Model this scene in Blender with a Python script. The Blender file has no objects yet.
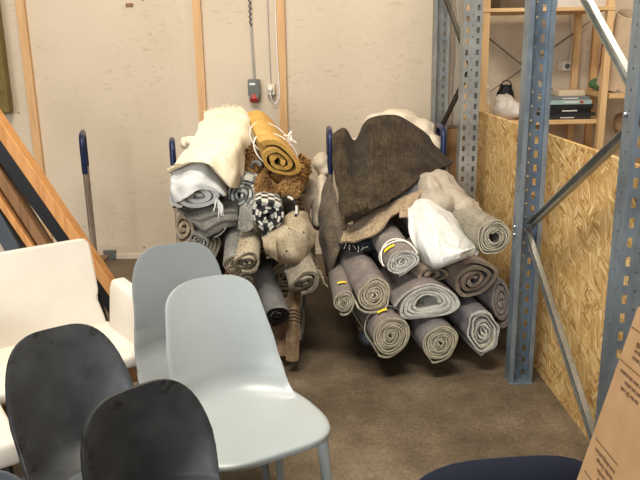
import bpy, bmesh, math, random
from mathutils import Vector, Matrix, noise
random.seed(7)
D = bpy.data; S = bpy.context.scene; COL = S.collection
R = math.radians; PI = math.pi

# ------------------------------------------------------------ camera
F = 714.0; CAMZ = 1.5
pit, yaw, rol = R(15), R(1.45), R(1.0)
fw = Vector((math.sin(yaw)*math.cos(pit), math.cos(yaw)*math.cos(pit), -math.sin(pit)))
r0 = Vector((math.cos(yaw), -math.sin(yaw), 0)); u0 = r0.cross(fw)
rt = r0*math.cos(rol) - u0*math.sin(rol); up = r0*math.sin(rol) + u0*math.cos(rol)
cam = D.cameras.new('camera'); cam.sensor_fit = 'HORIZONTAL'; cam.sensor_width = 36; cam.lens = F/640*36
cam.clip_start = 0.05
co = D.objects.new('camera', cam); COL.objects.link(co); S.camera = co
co.matrix_world = Matrix(((rt.x, up.x, -fw.x, 0), (rt.y, up.y, -fw.y, 0), (rt.z, up.z, -fw.z, CAMZ), (0, 0, 0, 1)))
C0 = Vector((0, 0, CAMZ))
def P(x, y, Y):
    """world point on the plane at distance Y that the photograph shows at x, y"""
    d = fw + rt*((x-320)/F) + up*((240-y)/F)
    return C0 + d*(Y/d.y)

# ------------------------------------------------------------ light
w = D.worlds.new('world'); S.world = w; w.use_nodes = True
w.node_tree.nodes['Background'].inputs[0].default_value = (1.0, 0.93, 0.84, 1)
w.node_tree.nodes['Background'].inputs[1].default_value = 0.17
def area(name, loc, target, sx, sy, power, color):
    l = D.lights.new(name, 'AREA'); l.shape = 'RECTANGLE'; l.size = sx; l.size_y = sy; l.energy = power; l.color = color
    o = D.objects.new(name, l); COL.objects.link(o); o.location = loc
    o.rotation_euler = (Vector(target)-Vector(loc)).to_track_quat('-Z', 'Y').to_euler(); return o
area('ceiling_light_main', (-0.9, 3.1, 4.1), (-0.7, 3.3, 0), 1.6, 0.5, 62, (1.0, 0.87, 0.70))
area('ceiling_light_near', (-0.4, 1.1, 4.1), (-0.3, 1.5, 0), 1.8, 0.6, 185, (1.0, 0.94, 0.85))
area('window_light', (-2.6, -4.2, 2.3), (0.4, 3.4, 0.4), 3.6, 2.4, 350, (0.95, 0.97, 1.0))
area('shelf_aisle_light', (1.9, 3.3, 3.6), (1.7, 4.9, 0.9), 0.8, 0.4, 22, (1.0, 0.86, 0.68))
S.view_settings.view_transform = 'Standard'; S.view_settings.look = 'None'
S.view_settings.gamma = 1; S.view_settings.use_curve_mapping = False
S.view_settings.exposure = 0.0

# ------------------------------------------------------------ materials
def lin(c):
    return tuple(((v/255)/12.92 if v/255 <= .04045 else ((v/255+.055)/1.055)**2.4) for v in c) + (1,)
def newmat(name, rough=.8, metal=0, spec=.4):
    m = D.materials.new(name); m.use_nodes = True; nt = m.node_tree; b = nt.nodes['Principled BSDF']
    b.inputs['Roughness'].default_value = rough; b.inputs['Metallic'].default_value = metal
    b.inputs['Specular IOR Level'].default_value = spec
    return m, nt, b
def nd(nt, t, **k):
    n = nt.nodes.new(t)
    for a, v in k.items():
        if a in n.inputs: n.inputs[a].default_value = v
        else: setattr(n, a, v)
    return n
def ramp(nt, src, stops):
    r = nt.nodes.new('ShaderNodeValToRGB'); e = r.color_ramp.elements
    e[0].position, e[0].color = stops[0][0], lin(stops[0][1]); e[1].position, e[1].color = stops[-1][0], lin(stops[-1][1])
    for p, c in stops[1:-1]:
        x = e.new(p); x.color = lin(c)
    nt.links.new(src, r.inputs[0]); return r
def bump(nt, b, src, strength, dist=.002):
    n = nd(nt, 'ShaderNodeBump', Strength=strength, Distance=dist); nt.links.new(src, n.inputs['Height']); nt.links.new(n.outputs[0], b.inputs['Normal'])
def mix(nt, fac, a, b_, mode='MIX'):
    m = nt.nodes.new('ShaderNodeMix'); m.data_type = 'RGBA'; m.blend_type = mode
    for i, v in ((0, fac), (6, a), (7, b_)):
        if hasattr(v, 'links'): nt.links.new(v, m.inputs[i])
        else: m.inputs[i].default_value = v
    return m.outputs[2]
def paint(name, c, rough=.5, metal=0, var=8, scale=6, spec=.4, bstr=0):
    m, nt, b = newmat(name, rough, metal, spec)
    tc = nd(nt, 'ShaderNodeTexCoord'); n = nd(nt, 'ShaderNodeTexNoise', Scale=scale, Detail=5.0); nt.links.new(tc.outputs['Object'], n.inputs['Vector'])
    r = ramp(nt, n.outputs[0], [(.3, tuple(max(0, v-var) for v in c)), (.7, tuple(min(255, v+var) for v in c))])
    nt.links.new(r.outputs[0], b.inputs['Base Color'])
    if bstr: bump(nt, b, n.outputs[0], bstr, .01)
    return m
def fabric(name, c, c2=None, weave=260, var=.5, bstr=.5, speck=None, wrinkle=0):
    """woven cloth: broad tone change, mottling at two sizes and a thread bump"""
    c2 = c2 or tuple(int(v*.78) for v in c)
    m, nt, b = newmat(name, .95, 0, .12)
    b.inputs['Sheen Weight'].default_value = .05
    tc = nd(nt, 'ShaderNodeTexCoord').outputs['Object']
    n1 = nd(nt, 'ShaderNodeTexNoise', Scale=9.0, Detail=4.0); n2 = nd(nt, 'ShaderNodeTexNoise', Scale=float(weave)*.5, Detail=3.0, Roughness=.7); n3 = nd(nt, 'ShaderNodeTexNoise', Scale=38.0, Detail=4.0, Roughness=.7)
    for n in (n1, n2, n3): nt.links.new(tc, n.inputs['Vector'])
    a = ramp(nt, n1.outputs[0], [(.32, c2), (.68, c)])
    f = ramp(nt, n2.outputs[0], [(.36, (158, 158, 158)), (.58, (255, 255, 255))])
    f3 = ramp(nt, n3.outputs[0], [(.35, (214, 212, 208)), (.6, (255, 255, 255))])
    out = mix(nt, min(1, var*1.3), a.outputs[0], f.outputs[0], 'MULTIPLY')
    out = mix(nt, min(1, var), out, f3.outputs[0], 'MULTIPLY')
    if speck:
        v = nd(nt, 'ShaderNodeTexVoronoi', Scale=float(speck[1])); nt.links.new(tc, v.inputs['Vector'])
        r = ramp(nt, v.outputs['Distance'], [(speck[2], (255, 255, 255)), (speck[2]+.03, (0, 0, 0))])
        out = mix(nt, r.outputs[0], out, lin(speck[0]))
    nt.links.new(out, b.inputs['Base Color'])
    bump(nt, b, n2.outputs[0], bstr, .006)
    if wrinkle:
        nb = b.inputs['Normal'].links[0].from_node
        w1 = nd(nt, 'ShaderNodeTexNoise', Scale=7.0, Detail=3.0, Distortion=1.4, noise_type='RIDGED_MULTIFRACTAL'); nt.links.new(tc, w1.inputs['Vector'])
        wb = nd(nt, 'ShaderNodeBump', Strength=wrinkle, Distance=.03); nt.links.new(w1.outputs[0], wb.inputs['Height']); nt.links.new(wb.outputs[0], nb.inputs['Normal'])
    return m
def uvcolor(m):
    nt = m.node_tree; return nt, nt.nodes['Principled BSDF'], nt.nodes.new('ShaderNodeUVMap').outputs[0]
def wood(name, c, c2, rough=.55, knots=True, axis=2):
    m, nt, b = newmat(name, rough)
    tc = nd(nt, 'ShaderNodeTexCoord'); mp = nd(nt, 'ShaderNodeMapping'); sc = [22, 22, 22]; sc[axis] = 1.6
    mp.inputs['Scale'].default_value = sc; nt.links.new(tc.outputs['Object'], mp.inputs[0])
    n = nd(nt, 'ShaderNodeTexNoise', Scale=1.6, Detail=6.0, Distortion=.6); nt.links.new(mp.outputs[0], n.inputs['Vector'])
    r = ramp(nt, n.outputs[0], [(.25, c2), (.5, c), (.8, tuple(min(255, v+10) for v in c))])
    out = r.outputs[0]
    if knots:
        mp2 = nd(nt, 'ShaderNodeMapping'); sc = [9, 9, 9]; sc[axis] = 3.5; mp2.inputs['Scale'].default_value = sc
        nt.links.new(tc.outputs['Object'], mp2.inputs[0])
        v = nd(nt, 'ShaderNodeTexVoronoi', Scale=1.0); nt.links.new(mp2.outputs[0], v.inputs['Vector'])
        k = ramp(nt, v.outputs['Distance'], [(.06, (255, 255, 255)), (.13, (0, 0, 0))])
        out = mix(nt, k.outputs[0], out, lin(tuple(int(x*.55) for x in c)))
    nt.links.new(out, b.inputs['Base Color']); bump(nt, b, n.outputs[0], .2)
    return m
def steel(name, c, rough=.42, metal=.65):
    m, nt, b = newmat(name, rough, metal, .5)
    tc = nd(nt, 'ShaderNodeTexCoord'); mp = nd(nt, 'ShaderNodeMapping'); mp.inputs['Scale'].default_value = (40, 40, 12)
    nt.links.new(tc.outputs['Object'], mp.inputs[0])
    v = nd(nt, 'ShaderNodeTexVoronoi', Scale=1.6); nt.links.new(mp.outputs[0], v.inputs['Vector'])
    n = nd(nt, 'ShaderNodeTexNoise', Scale=5.0, Detail=6.0); nt.links.new(tc.outputs['Object'], n.inputs['Vector'])
    a = ramp(nt, n.outputs[0], [(.3, tuple(int(x*.8) for x in c)), (.7, c)])
    out = mix(nt, .22, a.outputs[0], v.outputs['Distance'], 'SOFT_LIGHT')
    hs = nt.nodes.new('ShaderNodeHueSaturation'); hs.inputs['Saturation'].default_value = .8; nt.links.new(out, hs.inputs['Color'])
    nt.links.new(hs.outputs[0], b.inputs['Base Color'])
    return m

def make_wall():
    m, nt, b = newmat('wall_painted_board', .85)
    tc = nd(nt, 'ShaderNodeTexCoord').outputs['Object']
    n = nd(nt, 'ShaderNodeTexNoise', Scale=1.3, Detail=6.0); nt.links.new(tc, n.inputs['Vector'])
    a = ramp(nt, n.outputs[0], [(.3, (200, 184, 160)), (.7, (212, 197, 174))]).outputs[0]
    mp = nd(nt, 'ShaderNodeMapping'); mp.inputs['Scale'].default_value = (7, 1, 15); nt.links.new(tc, mp.inputs[0])
    n2 = nd(nt, 'ShaderNodeTexNoise', Scale=2.2, Detail=9.0, Roughness=.75); nt.links.new(mp.outputs[0], n2.inputs['Vector'])
    k = ramp(nt, n2.outputs[0], [(.54, (0, 0, 0)), (.63, (150, 150, 150))])
    n3 = nd(nt, 'ShaderNodeTexNoise', Scale=1.7, Detail=2.0); nt.links.new(tc, n3.inputs['Vector'])
    k3 = ramp(nt, n3.outputs[0], [(.42, (0, 0, 0)), (.6, (255, 255, 255))])
    fac = mix(nt, 1.0, k.outputs[0], k3.outputs[0], 'MULTIPLY')
    a = mix(nt, fac, a, lin((138, 118, 94)))
    v = nd(nt, 'ShaderNodeTexVoronoi', Scale=3.2); nt.links.new(tc, v.inputs['Vector'])
    d = ramp(nt, v.outputs['Distance'], [(.018, (255, 255, 255)), (.026, (0, 0, 0))])
    a = mix(nt, d.outputs[0], a, lin((110, 88, 66)))
    nt.links.new(a, b.inputs['Base Color']); bump(nt, b, n2.outputs[0], .12, .003)
    return m
def make_floor():
    m, nt, b = newmat('floor_worn_concrete', .62, 0, .35)
    tc = nd(nt, 'ShaderNodeTexCoord').outputs['Object']
    n = nd(nt, 'ShaderNodeTexNoise', Scale=2.1, Detail=9.0, Roughness=.65); nt.links.new(tc, n.inputs['Vector'])
    a = ramp(nt, n.outputs[0], [(.3, (72, 60, 46)), (.5, (108, 93, 73)), (.72, (142, 127, 104))]).outputs[0]
    n2 = nd(nt, 'ShaderNodeTexNoise', Scale=11.0, Detail=10.0, Roughness=.8); nt.links.new(tc, n2.inputs['Vector'])
    k = ramp(nt, n2.outputs[0], [(.6, (0, 0, 0)), (.75, (150, 150, 150))])
    a = mix(nt, k.outputs[0], a, lin((160, 144, 120)))
    v = nd(nt, 'ShaderNodeTexVoronoi', Scale=14.0); nt.links.new(tc, v.inputs['Vector'])
    d = ramp(nt, v.outputs['Distance'], [(.03, (255, 255, 255)), (.06, (0, 0, 0))])
    f = mix(nt, 1.0, d.outputs[0], k.outputs[0], 'MULTIPLY')
    a = mix(nt, f, a, lin((196, 184, 164)))
    n5 = nd(nt, 'ShaderNodeTexNoise', Scale=60.0, Detail=6.0, Roughness=.8); nt.links.new(tc, n5.inputs['Vector'])
    a = mix(nt, .75, a, ramp(nt, n5.outputs[0], [(.35, (165, 165, 165)), (.62, (255, 255, 255))]).outputs[0], 'MULTIPLY')
    mpc = nd(nt, 'ShaderNodeMapping'); mpc.inputs['Rotation'].default_value = (0, 0, .5); mpc.inputs['Scale'].default_value = (.9, .9, .9); nt.links.new(tc, mpc.inputs[0])
    n6 = nd(nt, 'ShaderNodeTexNoise', Scale=1.2, Detail=8.0, Roughness=.6, Distortion=.4); nt.links.new(mpc.outputs[0], n6.inputs['Vector'])
    cr_ = ramp(nt, n6.outputs[0], [(.492, (0, 0, 0)), (.5, (70, 70, 70)), (.508, (0, 0, 0))])
    a = mix(nt, cr_.outputs[0], a, lin((158, 142, 118)))
    nt.links.new(a, b.inputs['Base Color'])
    rr = nd(nt, 'ShaderNodeMapRange'); rr.inputs[3].default_value = .45; rr.inputs[4].default_value = .8
    nt.links.new(n.outputs[0], rr.inputs[0]); nt.links.new(rr.outputs[0], b.inputs['Roughness'])
    bump(nt, b, n2.outputs[0], .12, .003); return m
def make_osb():
    m, nt, b = newmat('oriented_strand_board', .6, 0, .3)
    tc = nd(nt, 'ShaderNodeTexCoord').outputs['Object']
    outs = []
    for i, (ang, s1, s2) in enumerate(((50, 15, 95), (-20, 13, 85), (110, 17, 105))):
        mp0 = nd(nt, 'ShaderNodeMapping'); mp0.inputs['Rotation'].default_value = (R(ang), 0, 0)
        mp = nd(nt, 'ShaderNodeMapping'); mp.inputs['Scale'].default_value = (1, s1, s2)
        mp.inputs['Location'].default_value = (i*3.1, i*1.7, 0); nt.links.new(mp0.outputs[0], mp.inputs[0])
        n0 = nd(nt, 'ShaderNodeTexNoise', Scale=6.0, Detail=2.0); nt.links.new(tc, n0.inputs['Vector'])
        ad = mix(nt, .03, tc, n0.outputs['Color'], 'ADD'); nt.links.new(ad, mp0.inputs[0])
        v = nd(nt, 'ShaderNodeTexVoronoi', Scale=1.0); nt.links.new(mp.outputs[0], v.inputs['Vector']); outs.append(v)
    r1 = ramp(nt, outs[0].outputs['Color'], [(.1, (158, 116, 62)), (.4, (194, 156, 98)), (.7, (208, 174, 116)), (.95, (238, 212, 160))])
    r2 = ramp(nt, outs[1].outputs['Color'], [(.1, (150, 106, 54)), (.5, (198, 160, 100)), (.9, (232, 204, 146))])
    r3 = ramp(nt, outs[2].outputs['Color'], [(.1, (186, 142, 80)), (.6, (202, 166, 108)), (.95, (240, 216, 166))])
    n = nd(nt, 'ShaderNodeTexNoise', Scale=14.0, Detail=2.0); nt.links.new(tc, n.inputs['Vector'])
    k = ramp(nt, n.outputs[0], [(.46, (0, 0, 0)), (.5, (255, 255, 255))])
    a = mix(nt, k.outputs[0], r1.outputs[0], r2.outputs[0])
    n = nd(nt, 'ShaderNodeTexNoise', Scale=11.0, noise_dimensions='4D', W=3.0, Detail=2.0); nt.links.new(tc, n.inputs['Vector'])
    k = ramp(nt, n.outputs[0], [(.5, (0, 0, 0)), (.54, (255, 255, 255))])
    a = mix(nt, k.outputs[0], a, r3.outputs[0])
    nt.links.new(a, b.inputs['Base Color']); bump(nt, b, outs[0].outputs['Color'], .25, .003); return m

M = {}
M['wall'] = make_wall(); M['floor'] = make_floor(); M['osb'] = make_osb()
M['side_wall'] = paint('side_wall_paint', (214, 202, 186), .9)
M['stud'] = wood('pine_stud', (206, 164, 114), (184, 140, 92))
M['pine'] = wood('pine_shelf', (216, 180, 130), (192, 152, 100))
M['pinex'] = wood('pine_board', (214, 178, 128), (190, 150, 98), axis=0)
M['brownwood'] = wood('brown_wood', (136, 98, 62), (104, 72, 44), knots=False)
M['orangewood'] = wood('honey_wood', (204, 146, 86), (178, 120, 64), knots=False)
M['redwood'] = wood('reddish_panel', (176, 104, 44), (140, 76, 30), knots=False)
M['steelC'] = steel('galvanised_blue', (138, 158, 174))
M['steelB'] = steel('galvanised_grey', (168, 171, 166))
M['brace'] = steel('galvanised_brace', (176, 180, 176), .3, .85)
M['darkbrace'] = steel('dull_brace', (104, 98, 88), .55, .5)
M['bolt'] = steel('zinc_bolt', (190, 194, 196), .3, .9)
M['blue'] = paint('navy_blue_plastic', (26, 38, 72), .35)
M['tube'] = steel('brushed_tube', (176, 156, 130), .45, .35)
M['black'] = paint('matt_black', (14, 14, 15), .5, var=3)
M['blackpanel'] = paint('black_panel', (12, 12, 13), .4, var=3)
M['slate'] = paint('slate_grey', (70, 76, 84), .6)
M['olive'] = fabric('olive_upholstery', (138, 120, 74), (122, 106, 62))
M['caster'] = paint('caster_rubber', (84, 88, 92), .5)
M['casterhub'] = paint('caster_hub', (128, 140, 150), .4)
M['ply'] = wood('trolley_deck', (120, 92, 62), (96, 72, 48), axis=0, knots=False)
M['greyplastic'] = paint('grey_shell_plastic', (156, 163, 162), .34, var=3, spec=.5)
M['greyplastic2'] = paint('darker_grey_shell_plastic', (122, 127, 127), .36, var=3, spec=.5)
def make_black_shell():
    m, nt, b = newmat('black_shell_plastic', .45, 0, .45)
    tc = nd(nt, 'ShaderNodeTexCoord').outputs['Object']
    n = nd(nt, 'ShaderNodeTexNoise', Scale=14.0, Detail=3.0); nt.links.new(tc, n.inputs['Vector'])
    a = ramp(nt, n.outputs[0], [(.35, (38, 40, 41)), (.6, (43, 45, 46)), (.8, (52, 54, 54))])
    # dried stains: along the top rim and down the left rim
    sp = nd(nt, 'ShaderNodeSeparateXYZ'); nt.links.new(tc, sp.inputs[0])
    def rng(src, f0, f1):
        q = nd(nt, 'ShaderNodeMapRange'); q.inputs[1].default_value = f0; q.inputs[2].default_value = f1; nt.links.new(src, q.inputs[0]); return q.outputs[0]
    mx = nd(nt, 'ShaderNodeMath', operation='MAXIMUM'); nt.links.new(rng(sp.outputs[2], .715, .745), mx.inputs[0]); nt.links.new(rng(sp.outputs[0], -.115, -.14), mx.inputs[1])
    n2 = nd(nt, 'ShaderNodeTexVoronoi', Scale=34.0); nt.links.new(tc, n2.inputs['Vector']); n3 = nd(nt, 'ShaderNodeTexNoise', Scale=16.0, Detail=2.0); nt.links.new(tc, n3.inputs['Vector'])
    s1 = rng(n2.outputs['Distance'], .62, .5); s2 = rng(n3.outputs[0], .5, .54)
    pr = nd(nt, 'ShaderNodeMath', operation='MULTIPLY'); nt.links.new(s1, pr.inputs[0]); nt.links.new(s2, pr.inputs[1])
    pr2 = nd(nt, 'ShaderNodeMath', operation='MULTIPLY'); nt.links.new(pr.outputs[0], pr2.inputs[0]); nt.links.new(mx.outputs[0], pr2.inputs[1])
    nt.links.new(mix(nt, pr2.outputs[0], a.outputs[0], lin((24, 23, 22))), b.inputs['Base Color'])
    rr = nd(nt, 'ShaderNodeMapRange'); rr.inputs[1].default_value = .4; rr.inputs[2].default_value = .62
    rr.inputs[3].default_value = .40; rr.inputs[4].default_value = .56
    nt.links.new(n.outputs[0], rr.inputs[0]); nt.links.new(rr.outputs[0], b.inputs['Roughness']); return m
M['blackshell'] = make_black_shell()
M['smudge'] = paint('dried_smudge', (26, 24, 22), .7, var=3)
M['seatgrey'] = paint('charcoal_seat_pad', (72, 76, 80), .6, var=6)
M['leather'] = paint('cream_leather', (212, 204, 190), .45, var=4, scale=9, spec=.4)
M['chrome'] = steel('dark_metal', (70, 74, 80), .25, .9)
M['board'] = paint('cardboard', (150, 118, 82), .85, var=5, scale=30)
M['boardedge'] = paint('cardboard_edge', (170, 136, 96), .9)
M['ink'] = paint('brown_ink', (92, 66, 42), .9)
M['socketgrey'] = paint('socket_grey_plastic', (104, 106, 100), .5)
M['red'] = paint('red_plastic', (170, 34, 30), .4)
M['cream'] = paint('cream_plastic', (212, 200, 176), .5)
M['whiteplastic'] = paint('white_plastic', (232, 228, 220), .45)
M['cable'] = paint('grey_cable', (168, 162, 152), .6)
M['wire'] = steel('bracing_wire', (110, 102, 94), .5, .6)
M['yellow'] = paint('yellow_label', (244, 214, 30), .6)
M['string'] = paint('white_string', (236, 230, 216), .9)
def make_velvet():
    m, nt, b = newmat('navy_velvet', .9, 0, .2); b.inputs['Base Color'].default_value = lin((22, 25, 36))
    b.inputs['Sheen Weight'].default_value = .8; b.inputs['Sheen Roughness'].default_value = .4
    b.inputs['Sheen Tint'].default_value = lin((90, 96, 120)); return m
M['velvet'] = make_velvet()
# cloths
M['mauve'] = fabric('mauve_grey_backing', (150, 139, 131), (126, 117, 112))
M['mauve2'] = fabric('slate_grey_backing', (130, 125, 122), (108, 105, 106))
M['taupe'] = fabric('taupe_backing', (150, 134, 116), (124, 110, 94))
M['pile'] = fabric('cream_carpet_edge', (232, 223, 196), (206, 196, 168), 420, .45, .9)
M['pilewhite'] = fabric('pale_carpet_edge', (240, 238, 226), (220, 218, 206), 420, .5, .9)
M['gapshade'] = fabric('carpet_face_gap_shade', (96, 90, 82), (72, 68, 64), 300)  # inner face coloured darker to paint the shade in gaps between wound layers
def streaky(name, c, c2, su, sv, weave=200):
    m = fabric(name, c, c2, weave, .7, 1.0); nt = m.node_tree; b = nt.nodes['Principled BSDF']; uv = nt.nodes.new('ShaderNodeUVMap').outputs[0]
    mp = nd(nt, 'ShaderNodeMapping'); mp.inputs['Scale'].default_value = (su, sv, 1); nt.links.new(uv, mp.inputs[0])
    n = nd(nt, 'ShaderNodeTexNoise', Scale=1.0, Detail=5.0, Roughness=.7); nt.links.new(mp.outputs[0], n.inputs['Vector'])
    f = ramp(nt, n.outputs[0], [(.3, (110, 104, 96)), (.7, (255, 255, 255))])
    old = b.inputs['Base Color'].links[0].from_socket
    nt.links.new(mix(nt, .85, old, f.outputs[0], 'MULTIPLY'), b.inputs['Base Color']); return m
M['brownrug'] = streaky('dark_brown_flatweave', (106, 91, 70), (74, 62, 47), 120, 7)
M['white'] = fabric('white_wool', (228, 228, 222), (208, 208, 202), 300, .15, .4, wrinkle=.5)
M['creamcloth'] = fabric('cream_wool', (248, 236, 208), (238, 224, 194), 260, .2, .5, wrinkle=.35)
M['duvet'] = fabric('cream_quilt', (226, 214, 192), (206, 192, 170), 400, .15, .2, wrinkle=.5)
M['greyquilt'] = fabric('greige_quilt', (188, 176, 158), (158, 147, 132), 400, .2, .2, wrinkle=.6)
M['knit'] = fabric('tan_knit', (186, 164, 134), (162, 140, 112), 150, .42, 1.3)
M['drapegrey'] = fabric('grey_brown_hanging_cloth', (128, 114, 96), (100, 88, 74), 180, .6)
M['shag'] = fabric('brown_shag', (158, 118, 66), (92, 62, 32), 60, .5)
M['shagtuft'] = fabric('golden_brown_tuft', (190, 148, 92), (112, 76, 40), 30, .4)
M['beige'] = fabric('beige_flatweave', (196, 184, 158), (166, 148, 120), 300, .5)
M['beigedots'] = fabric('beige_dotted_flatweave', (196, 184, 158), (170, 152, 122), 300, .45, .5, ((52, 44, 38), 26, .12))
M['greycloth'] = fabric('grey_flatweave', (150, 147, 138), (122, 119, 112), 240, .6)
M['fringegrey'] = fabric('greige_fringed_cloth', (166, 158, 140), (138, 130, 114), 240, .5)
M['brownbeige'] = fabric('brown_beige_cloth', (160, 134, 104), (134, 110, 84), 240, .5)
M['darknavycloth'] = fabric('dark_blue_grey_cloth', (58, 62, 66), (36, 38, 42), 120, .7)
M['felt'] = fabric('grey_backing_smooth', (122, 122, 120), (98, 98, 98), 500, .3, .2)
M['mustard'] = fabric('mustard_flatweave', (216, 172, 92), (196, 150, 74), 300, .4)
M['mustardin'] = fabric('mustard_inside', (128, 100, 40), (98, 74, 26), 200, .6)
def check_mat(name, ca, cb, su, sv):
    m = fabric(name, ca); nt, b, uv = uvcolor(m)
    sep = nd(nt, 'ShaderNodeMapping'); sep.inputs['Scale'].default_value = (su, sv, 1); nt.links.new(uv, sep.inputs[0])
    ch = nd(nt, 'ShaderNodeTexChecker', Scale=1.0); nt.links.new(sep.outputs[0], ch.inputs['Vector'])
    ch.inputs[1].default_value = lin(ca); ch.inputs[2].default_value = lin(cb)
    n = nd(nt, 'ShaderNodeTexNoise', Scale=180.0); f = ramp(nt, n.outputs[0], [(.3, (170, 170, 170)), (.65, (255, 255, 255))])
    nt.links.new(mix(nt, .6, ch.outputs[0], f.outputs[0], 'MULTIPLY'), b.inputs['Base Color']); return m
def stripe_mat(name, ca, cb, freq, duty, lo=None, hi=None):
    m = fabric(name, ca); nt, b, uv = uvcolor(m)
    sp = nd(nt, 'ShaderNodeSeparateXYZ'); nt.links.new(uv, sp.inputs[0])
    mu = nd(nt, 'ShaderNodeMath', operation='MULTIPLY'); nt.links.new(sp.outputs[1], mu.inputs[0]); mu.inputs[1].default_value = freq
    fr = nd(nt, 'ShaderNodeMath', operation='FRACT'); nt.links.new(mu.outputs[0], fr.inputs[0])
    gt = nd(nt, 'ShaderNodeMath', operation='LESS_THAN'); nt.links.new(fr.outputs[0], gt.inputs[0]); gt.inputs[1].default_value = duty
    fac = gt.outputs[0]
    if lo is not None:
        for op, v in (('GREATER_THAN', lo), ('LESS_THAN', hi)):
            g = nd(nt, 'ShaderNodeMath', operation=op); nt.links.new(sp.outputs[1], g.inputs[0]); g.inputs[1].default_value = v
            q = nd(nt, 'ShaderNodeMath', operation='MULTIPLY'); nt.links.new(fac, q.inputs[0]); nt.links.new(g.outputs[0], q.inputs[1]); fac = q.outputs[0]
    old = b.inputs['Base Color'].links[0].from_socket
    nt.links.new(mix(nt, fac, old, lin(cb)), b.inputs['Base Color']); return m
M['check'] = check_mat('black_and_white_check', (218, 214, 202), (52, 52, 52), 32, 24)
M['checkgrey'] = check_mat('grey_and_white_block', (128, 130, 126), (206, 206, 196), 24, 9)
M['band'] = stripe_mat('grey_cloth_with_dark_bands', (150, 147, 138), (84, 82, 78), 13, .3)
M['bandbeige'] = stripe_mat('brown_beige_with_dark_stripes', (166, 140, 110), (62, 50, 42), 60, .5, .13, .19)

# ------------------------------------------------------------ object helpers
def prop(o, label=None, cat=None, group=None, kind=None):
    for k, v in (('label', label), ('category', cat), ('group', group), ('kind', kind)):
        if v: o[k] = v
    return o
def root(name, loc, label, cat, group=None, rz=0):
    o = D.objects.new(name, None); COL.objects.link(o); o.location = loc; o.rotation_euler = (0, 0, rz); o.empty_display_size = .1
    return prop(o, label, cat, group)
def link(name, bm, mats, parent=None, smooth=True, world=True):
    """one mesh object; world=True: vertices are world coordinates, moved to the parent's or to their own base"""
    if world:
        if parent is not None: org = parent_loc(parent)
        else:
            vs = [v.co for v in bm.verts]; lo = [min(c[i] for c in vs) for i in range(3)]; hi = [max(c[i] for c in vs) for i in range(3)]
            org = Vector(((lo[0]+hi[0])/2, (lo[1]+hi[1])/2, lo[2]))
        bmesh.ops.translate(bm, verts=bm.verts, vec=-org)
    me = D.meshes.new(name); bm.to_mesh(me); bm.free()
    for m in (mats if isinstance(mats, (list, tuple)) else [mats]): me.materials.append(m)
    if smooth:
        for p in me.polygons: p.use_smooth = True
        try: me.set_sharp_from_angle(angle=R(42))
        except Exception: pass
    o = D.objects.new(name, me); COL.objects.link(o)
    if parent is not None: o.parent = parent
    elif world: o.location = org
    return o
def parent_loc(p):
    v = Vector((0, 0, 0))
    while p is not None: v += Vector(p.location); p = p.parent
    return v
def new(): return bmesh.new()
def box(bm, lo, hi, bev=0, mi=0, mat=None):
    g = bmesh.ops.create_cube(bm, size=1.0); vs = g['verts']
    for v in vs:
        v.co = Vector((lo[i] + (v.co[i]+.5)*(hi[i]-lo[i]) for i in range(3)))
    fs = {f for v in vs for f in v.link_faces}
    for f in fs: f.material_index = mi
    if bev:
        es = {e for v in vs for e in v.link_edges}
        r = bmesh.ops.bevel(bm, geom=list(es), offset=bev, segments=2, affect='EDGES', profile=.6)
        vs = list({v for f in r['faces'] for v in f.verts} | {v for v in vs if v.is_valid})
    if mat is not None: bmesh.ops.transform(bm, matrix=mat, verts=[v for v in vs if v.is_valid])
    return vs
def frame_of(t):
    t = t.normalized(); a = Vector((0, 0, 1)) if abs(t.z) < .9 else Vector((1, 0, 0))
    x = t.cross(a).normalized(); return x, x.cross(t).normalized()
def tube(bm, pts, r, n=10, cap=True, mi=0):
    pts = [Vector(p) for p in pts]; rs = r if isinstance(r, (list, tuple)) else [r]*len(pts); rings = []
    x = None
    for i, p in enumerate(pts):
        t = (pts[min(i+1, len(pts)-1)] - pts[max(i-1, 0)])
        if x is None: x, y = frame_of(t)
        else:
            t.normalize(); x = (x - t*x.dot(t)).normalized(); y = x.cross(t)
        rings.append([bm.verts.new(p + (x*math.cos(a)+y*math.sin(a))*rs[i]) for a in (2*PI*k/n for k in range(n))])
    for a, b in zip(rings, rings[1:]):
        for k in range(n):
            f = bm.faces.new((a[k], a[(k+1) % n], b[(k+1) % n], b[k])); f.material_index = mi
    if cap:
        for q in (rings[0][::-1], rings[-1]):
            try: bm.faces.new(q).material_index = mi
            except ValueError: pass
def lathe(bm, c, axis, prof, n=24, mi=0):
    """prof: (distance along axis, radius)"""
    axis = Vector(axis).normalized(); x, y = frame_of(axis); c = Vector(c); rings = []
    for h, r in prof:
        rings.append([bm.verts.new(c + axis*h + (x*math.cos(2*PI*k/n) + y*math.sin(2*PI*k/n))*max(r, 1e-5)) for k in range(n)])
    for a, b in zip(rings, rings[1:]):
        for k in range(n): bm.faces.new((a[k], a[(k+1) % n], b[(k+1) % n], b[k])).material_index = mi
    bm.faces.new(rings[0][::-1]); bm.faces.new(rings[-1])
def smoothpath(pts, n=8):
    pts = [Vector(p) for p in pts]; out = []
    for i in range(len(pts)-1):
        p0 = pts[max(i-1, 0)]; p1 = pts[i]; p2 = pts[i+1]; p3 = pts[min(i+2, len(pts)-1)]
        for k in range(n):
            t = k/n
            out.append(.5*((2*p1) + (p2-p0)*t + (2*p0-5*p1+4*p2-p3)*t*t + (3*p1-p0-3*p2+p3)*t**3))
    return out + [pts[-1]]
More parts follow.
